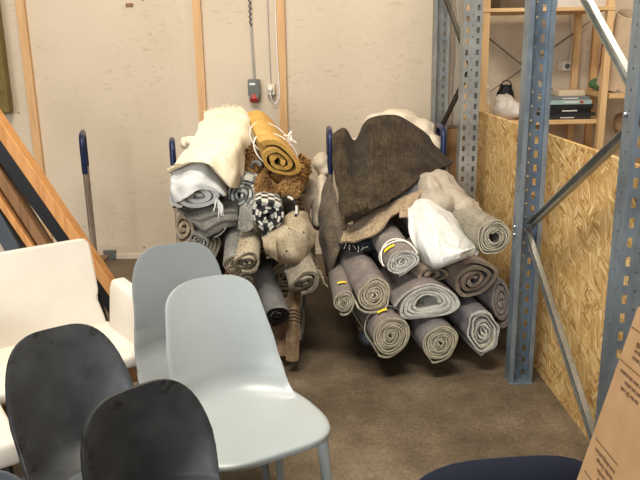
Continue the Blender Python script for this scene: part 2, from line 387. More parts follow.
def grid_faces(bm, rows, uvl=None, mi=0):
    for i in range(len(rows)-1):
        for j in range(len(rows[0])-1):
            bm.faces.new((rows[i][j], rows[i+1][j], rows[i+1][j+1], rows[i][j+1])).material_index = mi

# ------------------------------------------------------------ room
def struct(name, lo, hi, mat):
    bm = new(); box(bm, lo, hi); o = link(name, bm, mat, smooth=False); o['kind'] = 'structure'; return o
struct('floor', (-4, -1.5, -.1), (4, 5.2, 0), M['floor'])
struct('wall_back', (-4, 5.2, -.1), (4, 5.35, 4.2), M['wall'])
struct('wall_right', (3.3, -1.5, -.1), (3.4, 5.2, 4.2), M['side_wall'])
struct('baseboard_back', (-4, 5.185, 0), (0.9, 5.2, .035), M['side_wall'])
for i, x in enumerate((-1.885, -.69, -.115)):
    s = struct('trim_%d' % (i+1), (x-.028, 5.165, .0), (x+.028, 5.2, 4.2), M['stud'])
bm = new(); box(bm, (-1.49, 5.17, .0), (-1.40, 5.2, .07), .003)
o = link('wall_bracket', bm, M['socketgrey'], smooth=False); prop(o, 'small grey metal bracket at the foot of the back wall', 'bracket')
a = P(129.5, 5, 5.2); bm = new(); box(bm, (a.x-.026, 5.192, a.z-.012), (a.x+.026, 5.2, a.z+.012), .004)
o = link('wall_plug', bm, M['brownwood'], smooth=False); prop(o, 'small brown plug high on the cream wall left of the cables', 'wall plug')

# industrial socket
sk = root('industrial_socket', (-.316, 5.2, 1.14), 'dark grey wall power socket with red outlet and white label, above the cream rug', 'socket')
bm = new(); box(bm, (-.358, 5.12, 1.185), (-.276, 5.2, 1.30), .008); box(bm, (-.35, 5.11, 1.165), (-.284, 5.2, 1.19), .004); link('housing', bm, M['socketgrey'], sk)
bm = new(); box(bm, (-.345, 5.117, 1.262), (-.305, 5.121, 1.276)); link('label_plate', bm, M['whiteplastic'], sk, smooth=False)
bm = new(); lathe(bm, (-.317, 5.14, 1.175), (0, -.55, -.8), [(-.02, .03), (.02, .033), (.028, .03), (.03, .02)]); link('outlet', bm, M['red'], sk)
bm = new(); tube(bm, [(-.318, 5.19, 1.30), (-.325, 5.19, 1.6), (-.33, 5.19, 4.1)], .005, 8); tube(bm, [(-.308, 5.19, 1.30), (-.317, 5.19, 1.6), (-.322, 5.19, 4.1)], .005, 8)
o = link('cable', bm, M['cable'], sk)
bm = new()
pts = [(-.325+.007*math.sin(k*.8), 5.18+.007*math.cos(k*.8), 1.66+k*.0045) for k in range(60)]
tube(bm, pts, .0035, 6); link('cable_wrap', bm, M['black'], sk)
# small outlet with plug and cord
k2 = root('wall_outlet', (-.19, 5.2, 1.16), 'small cream wall outlet with a plug in it beside the pine stud', 'outlet')
bm = new(); box(bm, (-.225, 5.155, 1.19), (-.17, 5.2, 1.265), .006); link('housing', bm, M['cream'], k2)
bm = new(); box(bm, (-.222, 5.158, 1.178), (-.173, 5.2, 1.192), .003); link('cover_edge', bm, M['socketgrey'], k2)
bm = new(); tube(bm, [(-.198, 5.19, 1.265), (-.202, 5.19, 1.7), (-.21, 5.19, 4.1)], .0035, 8); link('cable', bm, M['cable'], k2)
bm = new(); lathe(bm, (-.202, 5.157, 1.23), (0, -1, 0), [(0, .021), (.012, .02), (.03, .014), (.034, .008)])
o = link('plug', bm, M['whiteplastic']); prop(o, 'round white plug pushed into the cream wall outlet', 'plug')
bm = new(); tube(bm, smoothpath([(-.202, 5.12, 1.215), (-.198, 5.12, 1.175), (-.18, 5.15, 1.13), (-.148, 5.155, 1.15), (-.138, 5.155, 1.22), (-.146, 5.155, 1.5), (-.15, 5.155, 2.2), (-.15, 5.155, 4.1)]), .004, 8)
o = link('power_cord', bm, M['whiteplastic']); prop(o, 'thin white cord looping from the plug up along the pine stud', 'cord')
# olive panel
bm = new(); box(bm, (-2.42, 5.06, 1.1), (-2.0, 5.155, 2.4), .035)
o = link('padded_panel', bm, M['olive']); prop(o, 'olive green padded panel on the wall at the left edge', 'panel')

# ------------------------------------------------------------ racking
PITCH = .06
def upright(x0, yfront, sgn, H, mat, parent, foot=True):
    """web at yfront, channel open towards sgn (+1 = +y side); real slots cut through"""
    W, Dp = .104, .072
    bm = new()
    def panel(us, zs_holes, to3):
        n = int(H/PITCH); cache = {}
        zc = [0, .010, .040, .046, .054]
        zs = sorted({round(k*PITCH+q, 4) for k in range(n) for q in zc} | {round(n*PITCH, 4)})
        def vert(u, z):
            key = (round(u, 4), z)
            if key not in cache: cache[key] = bm.verts.new(to3(u, z))
            return cache[key]
        for z1, z2 in zip(zs, zs[1:]):
            q = round(z1 % PITCH, 4)
            if q > PITCH-1e-4: q = 0
            for (u1, u2, kind) in us:
                if kind == 'slot' and abs(q-.010) < 1e-3: continue
                if kind == 'hole' and abs(q-.046) < 1e-3: continue
                bm.faces.new((vert(u1, z1), vert(u2, z1), vert(u2, z2), vert(u1, z2)))
    s = [0, .014, .030, .048, .056, .074, .090, W]
    panel([(s[0], s[1], ''), (s[1], s[2], 'slot'), (s[2], s[3], ''), (s[3], s[4], 'hole'), (s[4], s[5], ''), (s[5], s[6], 'slot'), (s[6], s[7], '')], 1, lambda u, z: (x0+u, yfront, z))
    for xx in (x0, x0+W):
        panel([(0, .03, ''), (.03, .038, 'hole'), (.038, Dp, '')], 1, lambda u, z: (xx, yfront+sgn*u, z))
    Ht = int(H/PITCH)*PITCH
    for xa, xb in ((x0, x0+.018), (x0+W, x0+W-.018)):      # lips
        q = [bm.verts.new((xa, yfront+sgn*Dp, 0)), bm.verts.new((xb, yfront+sgn*Dp, 0)), bm.verts.new((xb, yfront+sgn*Dp, Ht)), bm.verts.new((xa, yfront+sgn*Dp, Ht))]
        bm.faces.new(q)
        q2 = [bm.verts.new((xb, yfront+sgn*(Dp-.012), 0)), bm.verts.new((xb, yfront+sgn*(Dp-.012), Ht))]
        bm.faces.new((q[1], q2[0], q2[1], q[2]))
    bmesh.ops.remove_doubles(bm, verts=bm.verts, dist=.0005)
    bmesh.ops.recalc_face_normals(bm, faces=bm.faces)
    o = link('upright', bm, mat, parent, smooth=False)
    md = o.modifiers.new('thick', 'SOLIDIFY'); md.thickness = .0028; md.offset = 0
    bm = new(); ya, yb = sorted((yfront-sgn*.012, yfront+sgn*(Dp+.012)))
    box(bm, (x0-.002, ya, 0), (x0+W+.002, yb, .004), .001); link('foot_plate', bm, mat, o, smooth=False)
    return o
def brace(bm, a, b, w1=.016, w2=.02):
    a, b = Vector(a), Vector(b); t = (b-a).normalized(); x = Vector((1, 0, 0)); y = t.cross(x).normalized()
    # C-section: rounded channel open to -x
    prof = [(-w1, w2), (w1*.6, w2), (w1, w2*.6), (w1, -w2*.6), (w1*.6, -w2), (-w1, -w2)]
    prof = prof + [(-w1, -w2+.005), (w1*.4, -w2+.005), (w1*.4, w2-.005), (-w1, w2-.005)]
    r1 = [bm.verts.new(a + x*p + y*q) for p, q in prof]; r2 = [bm.verts.new(b + x*p + y*q) for p, q in prof]; n = len(prof)
    for k in range(n): bm.faces.new((r1[k], r1[(k+1) % n], r2[(k+1) % n], r2[k]))
    bm.faces.new(r1[::-1]); bm.faces.new(r2)
fr = root('rack_frame', (.985, 2.6, 0), 'near blue-grey galvanised rack frame with slotted uprights and silver zigzag braces', 'rack frame')
upright(.932, 3.04, -1, 2.7, M['steelC'], fr)
upright(.955, 2.03, 1, 2.7, M['steelC'], fr)
for a, b in (((.99, 3.0, .70), (1.0, 2.08, .10)), ((.99, 3.0, .735), (1.0, 2.08, 1.285)), ((1.0, 2.08, 1.33), (.99, 3.0, 1.95)), ((.99, 3.0, 2.0), (1.0, 2.08, 2.55))):
    bm = new(); brace(bm, a, b, .013, .017); link('brace', bm, M['brace'], fr)
for z, y, x in ((.70, 3.0, .922), (.735, 3.0, .922), (1.3, 2.08, .945)):
    bm = new(); lathe(bm, (x, y, z), (1, 0, 0), [(0, .006), (.003, .008), (.01, .008), (.03, .005)], 8)
    link('bolt', bm, M['bolt'], fr)
fr2 = root('rack_frame', (.985, 4.6, 0), 'far grey galvanised rack frame against the back wall with dull dark braces', 'rack frame')
upright(.925, 5.07, -1, 2.7, M['steelB'], fr2)
upright(.925, 4.12, 1, 2.7, M['steelB'], fr2)
for a, b in (((.98, 4.17, .35), (.98, 5.02, .88)), ((.98, 5.02, .92), (.98, 4.17, 1.37)), ((.98, 4.17, 1.40), (.98, 5.02, 1.86)), ((.98, 5.02, 1.9), (.98, 4.17, 2.4))):
    bm = new(); brace(bm, a, b, .012, .015); link('brace', bm, M['darkbrace'], fr2)
# OSB board
bm = new(); box(bm, (1.10, 1.9, 0), (1.118, 4.43, 1.115), .001)
o = link('strand_board', bm, M['osb'], smooth=False); prop(o, 'large upright strand board panel standing along the rack frames', 'board')
# stencilled print lines on the board
bm = new()
for k in range(4):
    y0 = 3.34+.0*k; z = .80-k*.035
    box(bm, (1.0985, y0-.16, z), (1.0999, y0, z+.008))
pr = link('printed_mark', bm, paint('board_print', (120, 88, 50), .9), o.parent, smooth=False); 
pr.parent = o; pr.location = Vector(pr.location) - Vector(o.location); pr['label'] = 'faded dark printed lines'

# ------------------------------------------------------------ wooden shelving behind the board
su = root('pine_shelf_unit', (1.6, 4.85, 0), 'tall pine shelving unit with crossed wires behind the strand board', 'shelf unit')
for x in (1.165, 1.945):
    for y in (4.6, 5.12):
        bm = new(); box(bm, (x-(.026 if x < 1.5 else .021), y-.02, 0), (x+(.026 if x < 1.5 else .021), y+.02, 2.5), .002); link('post', bm, M['pine'], su, smooth=False)
for z in (.25, 1.0, 1.70):
    bm = new(); box(bm, (1.14, 4.575 if z > 1.5 else 4.62, z-.0), (1.97, 5.14, z+(.028 if z < 1.5 else .022)), .002)
    link('shelf', bm, M['pinex'], su, smooth=False)
for a, b in ((P(486, 36, 5.16), P(600, 128, 5.16)), (P(478, 100, 5.16), P(592, 20, 5.16))):
    bm = new(); tube(bm, [a, b], .0035, 6); link('cross_wire', bm, M['wire'], su)
# second unit to the right with middle shelf
s2 = root('pine_shelf_unit', (2.4, 4.85, 0), 'lower right pine shelf unit carrying papers and the lampshades', 'shelf unit')
for x, y in ((2.08, 5.12), (2.8, 5.12), (2.8, 4.6)):
    bm = new(); box(bm, (x-.024, y-.02, 0), (x+.024, y+.02, 1.66 if x < 2.5 else 2.3), .002); link('post', bm, M['pine'] if y < 5 else M['stud'], s2, smooth=False)
for z in (.6, 1.19):
    bm = new(); box(bm, (1.985, 4.60, z-.03), (2.82, 5.14, z), .002); link('shelf', bm, M['pinex'], s2, smooth=False)

# books on the lower shelf
base = P(570, 121, 4.72)
zb = 1.028
bk = [(0.336, 0.023, (46, 44, 44), 'thick charcoal book at the bottom of the stack on the pine shelf'),
      (0.381, 0.018, (34, 34, 36), 'thin black book second from the bottom of the shelf stack'),
      (0.325, 0.027, (20, 20, 22), 'thick black book with pale spine lettering in the stack'),
      (0.358, 0.027, (24, 24, 26), 'plain black book directly under the pale teal one'),
      (0.302, 0.027, (150, 176, 170), 'pale teal book with a red mark on its spine'),
      (0.291, 0.021, (112, 116, 118), 'grey book lying under the small wooden box')]
xc = 1.735
for i, (wd, t, c, lab) in enumerate(bk):
    rot = random.uniform(-.06, .06)
    g = root('book', (xc+random.uniform(-.012, .012), 4.76, zb), lab, 'book', 'books stacked on the pine shelf', rot)
    m = paint('book_cover_%d' % i, c, .5, var=3)
    bm = new()
    box(bm, (-wd/2, -.12, 0), (wd/2, .12, .002)); box(bm, (-wd/2, -.12, t-.002), (wd/2, .12, t)); box(bm, (-wd/2, -.122, 0), (wd/2, -.118, t))
    link('cover', bm, m, g, smooth=False, world=False)
    bm = new(); box(bm, (-wd/2+.004, -.118, .002), (wd/2-.004, .114, t-.002)); link('pages', bm, M['creamcloth'], g, smooth=False, world=False)
    if i in (2, 5, 4, 0):
        bm = new()
        x = -.03
        for k in range(9):
            l = random.uniform(.006, .011); box(bm, (x, -.1235, t*.36), (x+l, -.1225, t*.64)); x += l+.0025
        link('spine_lettering', bm, M['whiteplastic'], g, smooth=False, world=False)
    if i == 4:
        bm = new(); box(bm, (.075, -.1235, t*.2), (.095, -.1225, t*.8)); link('spine_mark', bm, M['red'], g, smooth=False, world=False)
    zb += t+.0005
bm = new(); box(bm, (1.69, 4.68, zb), (1.86, 4.84, zb+.035), .003)
o = link('wooden_box', bm, paint('pale_box', (196, 178, 150), .8)); prop(o, 'small pale wooden box on top of the book stack', 'box')

# bottle, bags on the lower shelf behind the board
bt = root('oil_bottle', (1.236, 4.76, 1.028), 'clear swing-top bottle of yellow oil behind the board corner', 'bottle')
def glass(name, c, rough=.05, alpha=.35):
    m, nt, b = newmat(name, rough, 0, .5); b.inputs['Base Color'].default_value = lin(c); b.inputs['Alpha'].default_value = alpha; return m
bm = new(); lathe(bm, (1.236, 4.76, 1.028), (0, 0, 1), [(0, .03), (.004, .034), (.10, .034), (.13, .024), (.15, .013), (.19, .013), (.192, .015), (.2, .015)])
link('glass', bm, glass('clear_glass', (225, 225, 215)), bt)
bm = new(); lathe(bm, (1.236, 4.76, 1.034), (0, 0, 1), [(0, .031), (.092, .031)]); link('oil', bm, paint('yellow_oil', (214, 160, 24), .2), bt)
bm = new(); lathe(bm, (1.236, 4.76, 1.2285), (0, 0, 1), [(0, .012), (.012, .014), (.02, .008)]); tube(bm, smoothpath([(1.221, 4.76, 1.2), (1.213, 4.76, 1.225), (1.236, 4.76, 1.256), (1.259, 4.76, 1.225), (1.251, 4.76, 1.2)], 5), .0018, 6)
link('stopper', bm, M['whiteplastic'], bt)

def lump(name, blobs, mat, label=None, cat=None, parent=None, vox=.012, wr=.016, wscale=14, sub=0, group=None, kind=None, clampz=None):
    """soft cloth bundle: overlapping ellipsoids fused by a voxel remesh, then wrinkled"""
    bm = new()
    for c, r, *rest in blobs:
        r = Vector(r) if not isinstance(r, (int, float)) else Vector((r, r, r))
        mt = Matrix.Translation(Vector(c))
        if rest: mt = mt @ Matrix.Rotation(rest[0], 4, rest[1])
        bmesh.ops.create_uvsphere(bm, u_segments=20, v_segments=14, radius=1.0, matrix=mt @ Matrix.Diagonal((*r, 1)))
    o = link(name, bm, mat, parent)
    md = o.modifiers.new('remesh', 'REMESH'); md.mode = 'VOXEL'; md.voxel_size = vox; md.use_smooth_shade = True
    md = o.modifiers.new('smooth', 'SMOOTH'); md.iterations = 6; md.factor = .6
    t = D.textures.new(name+'_wrinkle', 'CLOUDS'); t.noise_scale = 1/wscale; t.noise_depth = 2
    md = o.modifiers.new('wrinkle', 'DISPLACE'); md.texture = t; md.strength = wr*2; md.texture_coords = 'LOCAL'; md.mid_level = .5
    t2 = D.textures.new(name+'_fold', 'WOOD'); t2.wood_type = 'BANDNOISE'; t2.noise_scale = .09; t2.turbulence = 6
    md = o.modifiers.new('fold', 'DISPLACE'); md.texture = t2; md.strength = wr*.8; md.texture_coords = 'LOCAL'; md.mid_level = .5
    return prop(o, label, cat, group, kind)
a = P(503, 106, 4.74)
lump('clear_plastic_bag', [((a.x+.04, 4.74, 1.09), (.11, .07, .065)), ((a.x+.01, 4.75, 1.14), (.075, .06, .05)), ((a.x+.10, 4.73, 1.075), (.08, .08, .045))], glass('milky_plastic', (214, 206, 194), .3, .8), 'crumpled milky plastic bag on the shelf beside the oil bottle', 'plastic bag', vox=.009, wr=.012, wscale=22)
a = P(507, 92, 4.95)
bm = new()
rows = []
for i in range(9):
    z = 1.03 + i*.026; wv = .075 - .003*i - (.012 if i > 6 else 0)
    rows.append([bm.verts.new((a.x + math.cos(t)*wv*(1+.08*math.sin(5*t+i)), 4.98+math.sin(t)*.05*(1+.1*math.sin(4*t)), z)) for t in (2*PI*k/28 for k in range(29))])
grid_faces(bm, rows); bm.faces.new(rows[0][:-1]); 
o = link('bag_body', bm, M['black'], None)
bagr = root('black_bag', (a.x, 4.98, 1.028), 'small black tote bag standing behind the plastic bag on the shelf', 'bag')
o.parent = bagr; o.location = Vector(o.location)-Vector(bagr.location)
bm = new(); tube(bm, smoothpath([(a.x-.04, 4.95, 1.235), (a.x-.03, 4.95, 1.262), (a.x+.01, 4.95, 1.265), (a.x+.03, 4.95, 1.235)], 5), .004, 6); link('handle', bm, M['black'], bagr)

# boxes on the upper shelf
for (x1, x2, c, lab) in ((1.26, 1.45, (92, 78, 60), 'brown box on the top pine shelf, its left end'), (1.62, 1.93, (206, 200, 190), 'white box on the top pine shelf beside the right post')):
    bm = new(); box(bm, (x1, 4.62, 1.7225), (x2, 5.0, 1.86), .004); box(bm, (x1-.003, 4.617, 1.83), (x2+.003, 5.003, 1.865), .003)
    o = link('storage_box', bm, paint('box_%d' % int(x1*100), c, .8)); prop(o, lab, 'box', 'boxes on the top shelf')
# right wall outlet
a = P(567, 66, 5.2)
k3 = root('wall_outlet', (a.x, 5.2, a.z-.04), 'white wall outlet behind the pine shelves, right of the crossed wires', 'outlet')
bm = new(); box(bm, (a.x-.075, 5.175, a.z-.035), (a.x+.06, 5.2, a.z+.04), .004); link('back_plate', bm, M['cream'], k3)
bm = new(); box(bm, (a.x-.05, 5.15, a.z-.03), (a.x+.045, 5.176, a.z+.03), .006); link('housing', bm, M['whiteplastic'], k3)
bm = new(); lathe(bm, (a.x-.015, 5.151, a.z), (0, -1, 0), [(0, .02), (.003, .018)], 16); link('receptacle', bm, M['socketgrey'], k3)
bm = new(); tube(bm, smoothpath([(a.x, 5.19, a.z+.04), (a.x+.01, 5.19, a.z+.2), (a.x-.01, 5.19, a.z+.4), (a.x, 5.19, 2.6)], 5), .004, 6); link('cable', bm, M['cable'], k3)
# things on the right unit
bm = new(); box(bm, (2.11, 5.06, 1.191), (2.22, 5.09, 1.50), .003)
o = link('wooden_tray', bm, M['redwood']); prop(o, 'reddish brown wooden tray standing upright on the right shelf', 'tray')
def shade(cx, cy, z, r, h, lab, tilt):
    """open drum lampshade tipped towards the viewer on the shelf"""
    g = root('lamp_shade', (cx, cy, z), lab, 'lampshade'); g.rotation_euler = (tilt, 0, 0)
    bm = new(); n = 48
    ring = lambda rr, zz: [bm.verts.new((rr*math.cos(2*PI*k/n), rr*math.sin(2*PI*k/n)+r, zz)) for k in range(n)]
    rr = [ring(r, 0), ring(r*.80, h), ring(r*.80-.004, h), ring(r-.004, 0)]
    for a_, b_ in zip(rr, rr[1:]+rr[:1]):
        for k in range(n): bm.faces.new((a_[k], a_[(k+1) % n], b_[(k+1) % n], b_[k]))
    link('shade', bm, fabric('shade_linen', (226, 204, 172), (214, 190, 158), 300, .2, .2), g, world=False)
    bm = new()
    for k in range(3): tube(bm, [(0, r, h-.04), (math.cos(2*PI*k/3+.4)*r*.79, r+math.sin(2*PI*k/3+.4)*r*.79, h-.006)], .002, 6)
    link('wire_spider', bm, M['wire'], g, world=False)
shade(2.115, 4.66, 1.1905, .135, .47, 'tall beige lampshade tipped forward with its open top showing, beside the rack upright', R(20))
for i, (x, y, z, dx, h, c, lab) in enumerate(((2.15, 4.74, 1.191, .10, .02, (150, 142, 136), 'grey stack of papers on the right shelf edge'),)):
    bm = new()
    for k in range(5): box(bm, (x-dx+k*.003, y-.08, z+k*.004), (x+dx-.01*(k % 2)-.1, y+.1, z+k*.004+.003))
    o = link('paper_stack', bm, paint('paper%d' % i, c, .9), smooth=False); prop(o, lab, 'papers')
a = P(600, 74, 4.9)
lump('green_cloth', [((a.x-.0, 4.95, 1.235), (.05, .05, .04)), ((a.x+.03, 4.93, 1.225), (.035, .04, .03))], fabric('green_cloth', (120, 160, 110)), 'small green cloth heap on the right shelf beside the lampshade', 'cloth', vox=.008, wr=.006, wscale=30)
lump('paper_bundle', [((2.22, 4.85, .74), (.12, .12, .135)), ((2.27, 4.83, .88), (.1, .1, .1)), ((2.2, 4.83, .98), (.06, .1, .08))], paint('kraft_paper', (166, 140, 108), .9), 'crumpled brown paper bundle under the lampshade shelf', 'paper bundle', vox=.012, wr=.02, wscale=16)
# cardboard and plastic between the far uprights
bm = new(); box(bm, (1.13, 4.47, 0), (1.15, 5.0, 1.0), .002, mat=None)
o = link('cardboard_sheet', bm, M['board'], smooth=False); prop(o, 'brown cardboard sheet leaning behind the far rack frame', 'cardboard')
bm = new(); box(bm, (1.04, 5.10, 0), (1.135, 5.185, .93), .004)
o = link('cardboard_box', bm, M['board'], smooth=False); prop(o, 'narrow brown cardboard box against the back wall between the far uprights', 'box')
# ------------------------------------------------------------ soft goods helpers
def sheet(name, grid, mats, thick=.012, label=None, cat=None, parent=None, sub=7, wav=.004, wsc=12, pixel=True, group=None, edge=None, seed=0, pleat=None):
    """cloth laid through a grid of control points (x, y in the photograph, distance)"""
    G = [[(P(*g) if pixel else Vector(g)) for g in row] for row in grid]
    cols = [smoothpath(r, sub) for r in G]
    nc = len(cols[0]); full = [smoothpath([cols[i][j] for i in range(len(cols))], sub) for j in range(nc)]
    nr = len(full[0]); bm = new(); uvl = bm.loops.layers.uv.new('UVMap')
    V = []; L = {}
    for i in range(nr):
        row = []
        for j in range(nc):
            p = full[j][i].copy(); q = p*wsc + Vector((seed*7.3, 0, 0))
            p += Vector((noise.noise(q), noise.noise(q+Vector((9, 3, 1))), noise.noise(q+Vector((2, 8, 5)))))*wav
            if pleat:
                u_ = j/(nc-1); v_ = i/(nr-1); p += (C0-p).normalized()*pleat[0]*math.sin(u_*2*PI*pleat[1]+1.2*math.sin(v_*4+seed)+seed)*(.5+.5*math.sin(u_*7+seed*2+v_*2))
            row.append(bm.verts.new(p))
        V.append(row)
    wlen = sum((full[j+1][0]-full[j][0]).length for j in range(nc-1)); hlen = sum((full[nc//2][i+1]-full[nc//2][i]).length for i in range(nr-1))
    for i in range(nr-1):
        for j in range(nc-1):
            f = bm.faces.new((V[i][j], V[i+1][j], V[i+1][j+1], V[i][j+1]))
            for l, (ii, jj) in zip(f.loops, ((i, j), (i+1, j), (i+1, j+1), (i, j+1))): l[uvl].uv = (jj/(nc-1)*wlen, ii/(nr-1)*hlen)
    o = link(name, bm, mats, parent)
    md = o.modifiers.new('thick', 'SOLIDIFY'); md.thickness = thick; md.offset = -1
    if edge is not None: md.material_offset_rim = edge
    bv = o.modifiers.new('soft', 'BEVEL'); bv.width = thick*.3; bv.segments = 2; bv.limit_method = 'ANGLE'
    prop(o, label, cat, group)
    return o, full
def fringe(name, pts, ln, down, mat, parent, n=None, r=.0022, spread=.35):
    pts = [Vector(p) for p in pts]; n = n or 24; bm = new(); down = Vector(down).normalized()
    L = [0]
    for a_, b_ in zip(pts, pts[1:]): L.append(L[-1]+(b_-a_).length)
    for k in range(n):
        s = L[-1]*(k+.5)/n; i = max(j for j in range(len(L)) if L[j] <= s); i = min(i, len(pts)-2)
        p = pts[i].lerp(pts[i+1], (s-L[i])/max(1e-6, L[i+1]-L[i]))
        d = (down + Vector([random.uniform(-spread, spread) for _ in range(3)])).normalized(); l = ln*random.uniform(.6, 1.2)
        mid = p + d*l*.5 + Vector([random.uniform(-.2, .2)*l for _ in range(3)])
        tube(bm, [p - d*.003, mid, mid + (d+Vector((random.uniform(-.4, .4), 0, -.4))).normalized()*l*.5], [r, r*.9, r*1.2], 5)
    return link(name, bm, mat, parent)
def spiral_roll(name, p0, p1, a, b, tilt=0, turns=5, fill=.78, mats=None, label='', cat='rug', group=None, core=.12, wob=.06, seed=0, tail=.25,
                bow=0, ang0=-1.9, bean=0, rear=1.0, hand=1, nax=9, endskew=0, cone=0, parent=None, softness=.012, lobes=3):
    """rolled rug: one sheet wound into a spiral, swept from its visible end p0 to p1. a, b = half width and half height."""
    p0, p1 = Vector(p0), Vector(p1); ax = (p1-p0).normalized()
    X = ax.cross(Vector((0, 0, 1))).normalized(); Z = X.cross(ax).normalized()
    if X.x < 0: X = -X
    ct, st = math.cos(tilt), math.sin(tilt); rnd = random.Random(seed)
    ph = [rnd.uniform(0, 6.28) for _ in range(6)]
    spt = 40; N = int(turns*spt); pitch = (1-core)/turns; arc = 0
    bm = new(); uvl = bm.loops.layers.uv.new('UVMap')
    def sec(theta, r):
        # lobed, partly flattened section that keeps its layers parallel
        w_ = 1 + wob*r*(math.sin(lobes*theta*hand+ph[0]) + .6*math.sin(2*theta+ph[1]) + .4*math.sin((lobes+2)*theta+ph[2]))
        x_ = math.cos(theta)*r*w_; z_ = math.sin(theta)*r*w_
        mx = a*x_; mz = b*z_
        flat = min(a, b)/max(a, b)
        if bean: mz += bean*b*math.cos(PI*max(-1, min(1, x_*.75)))*.35
        return mx*ct - mz*st, mx*st + mz*ct
    prof_o, prof_i, us = [], [], []
    px = None
    for k in range(N+1):
        f = k/spt; th = ang0 + hand*2*PI*f; r = 1 - f*pitch
        thick = pitch*fill*(1+.12*math.sin(3.1*th+ph[3]))
        jp = min(pitch, .10)
        if k < tail*spt: r += (1-k/(tail*spt))**2*.09
        # inner waviness
        jit = .16*jp*math.sin(5*th+ph[4]+f) + .12*jp*math.sin(9*th+ph[5])
        o_ = sec(th, r+jit*.4); i_ = sec(th, max(.02, r-thick+jit*.4))
        prof_o.append(o_); prof_i.append(i_)
        if px: arc += math.hypot(o_[0]-px[0], o_[1]-px[1])
        px = o_; us.append(arc)
    Lg = (p1-p0).length; VO, VI = [], []
    for s in range(nax):
        t = s/(nax-1); c = p0.lerp(p1, t) + Z*(-bow*4*t*(1-t))
        k_ = 1 - (1-rear)*t
        no = noise.noise(c*4+Vector((seed, 0, 0)))*.03
        ro, ri = [], []
        for j, (o_, i_) in enumerate(zip(prof_o, prof_i)):
            sh = 0
            if s == 0: sh = endskew*(j/N) + .35*softness*math.sin(j*.21+ph[0]) + rnd.uniform(-.0012, .0012)
            for q, dst in ((o_, ro), (i_, ri)):
                wr = 1 + softness*2.5*noise.noise(Vector((q[0]*11, q[1]*11, t*Lg*7+seed*3)))
                dst.append(bm.verts.new(c + ax*sh + X*(q[0]*k_*(1+no)*wr) + Z*(q[1]*k_*(1-no)*wr)))
        VO.append(ro); VI.append(ri)
    def quad(vs, mi, uv=None):
        try: f = bm.faces.new(vs)
        except ValueError: return
        f.material_index = mi
        if uv:
            for l, q in zip(f.loops, uv): l[uvl].uv = q
    for s in range(nax-1):
        v1, v2 = s/(nax-1)*Lg, (s+1)/(nax-1)*Lg
        for j in range(N):
            uv = ((us[j], v1), (us[j+1], v1), (us[j+1], v2), (us[j], v2))
            quad((VO[s][j], VO[s][j+1], VO[s+1][j+1], VO[s+1][j]), 0, uv)
            quad((VI[s][j], VI[s+1][j], VI[s+1][j+1], VI[s][j+1]), 1, (uv[0], uv[3], uv[2], uv[1]))
        for j in (0, N): quad((VO[s][j], VO[s+1][j], VI[s+1][j], VI[s][j]), 2)
    for s in (0, nax-1):
        for j in range(N):
            uv = ((us[j], 0), (us[j+1], 0), (us[j+1], .02), (us[j], .02))
            quad((VO[s][j], VI[s][j], VI[s][j+1], VO[s][j+1]), 2, (uv[0], uv[3], uv[2], uv[1]))
    bmesh.ops.recalc_face_normals(bm, faces=bm.faces)
    if parent is None:
        base = Vector(((p0.x+p1.x)/2, (p0.y+p1.y)/2, min(p0.z, p1.z)-b)); g = root(name, base, label, cat, group)
    else: g = parent
    link('rolled_sheet', bm, mats, g)
    g['_']=0; del g['_']
    return g, X, Z, ax
def PR(x, y, Y): return P(x, y, Y)
def band_on(g, p0, ax, X, Z, a, b, d, mat, tilt=0, r=.0035, name='tie_string', th=(0, 2*PI), n=40):
    ct, st = math.cos(tilt), math.sin(tilt); pts = []
    for k in range(n+1):
        t = th[0]+(th[1]-th[0])*k/n; mx = math.cos(t)*(a+r*.6); mz = math.sin(t)*(b+r*.6)
        dd = d if not callable(d) else d(t)
        pts.append(Vector(p0)+ax*dd + X*(mx*ct-mz*st) + Z*(mx*st+mz*ct))
    bm = new(); tube(bm, pts, r, 6); return link(name, bm, mat, g)
def sticker_on(g, p0, ax, X, Z, a, b, d, th, w_, l_, tilt=0):
    bm = new(); rows = []
    ct, st = math.cos(tilt), math.sin(tilt)
    for i in range(7):
        t = th + (i/6-.5)*w_/max(a, b); row = []
        for dd in (d, d+l_):
            mx = math.cos(t)*(a*1.035+.004); mz = math.sin(t)*(b*1.035+.004)
            row.append(bm.verts.new(Vector(p0)+ax*dd+X*(mx*ct-mz*st)+Z*(mx*st+mz*ct)))
        rows.append(row)
    grid_faces(bm, rows); o = link('price_sticker', bm, M['yellow'], g); md = o.modifiers.new('t', 'SOLIDIFY'); md.thickness = .0015; md.offset = 1
    o['label'] = 'yellow price sticker'; return o
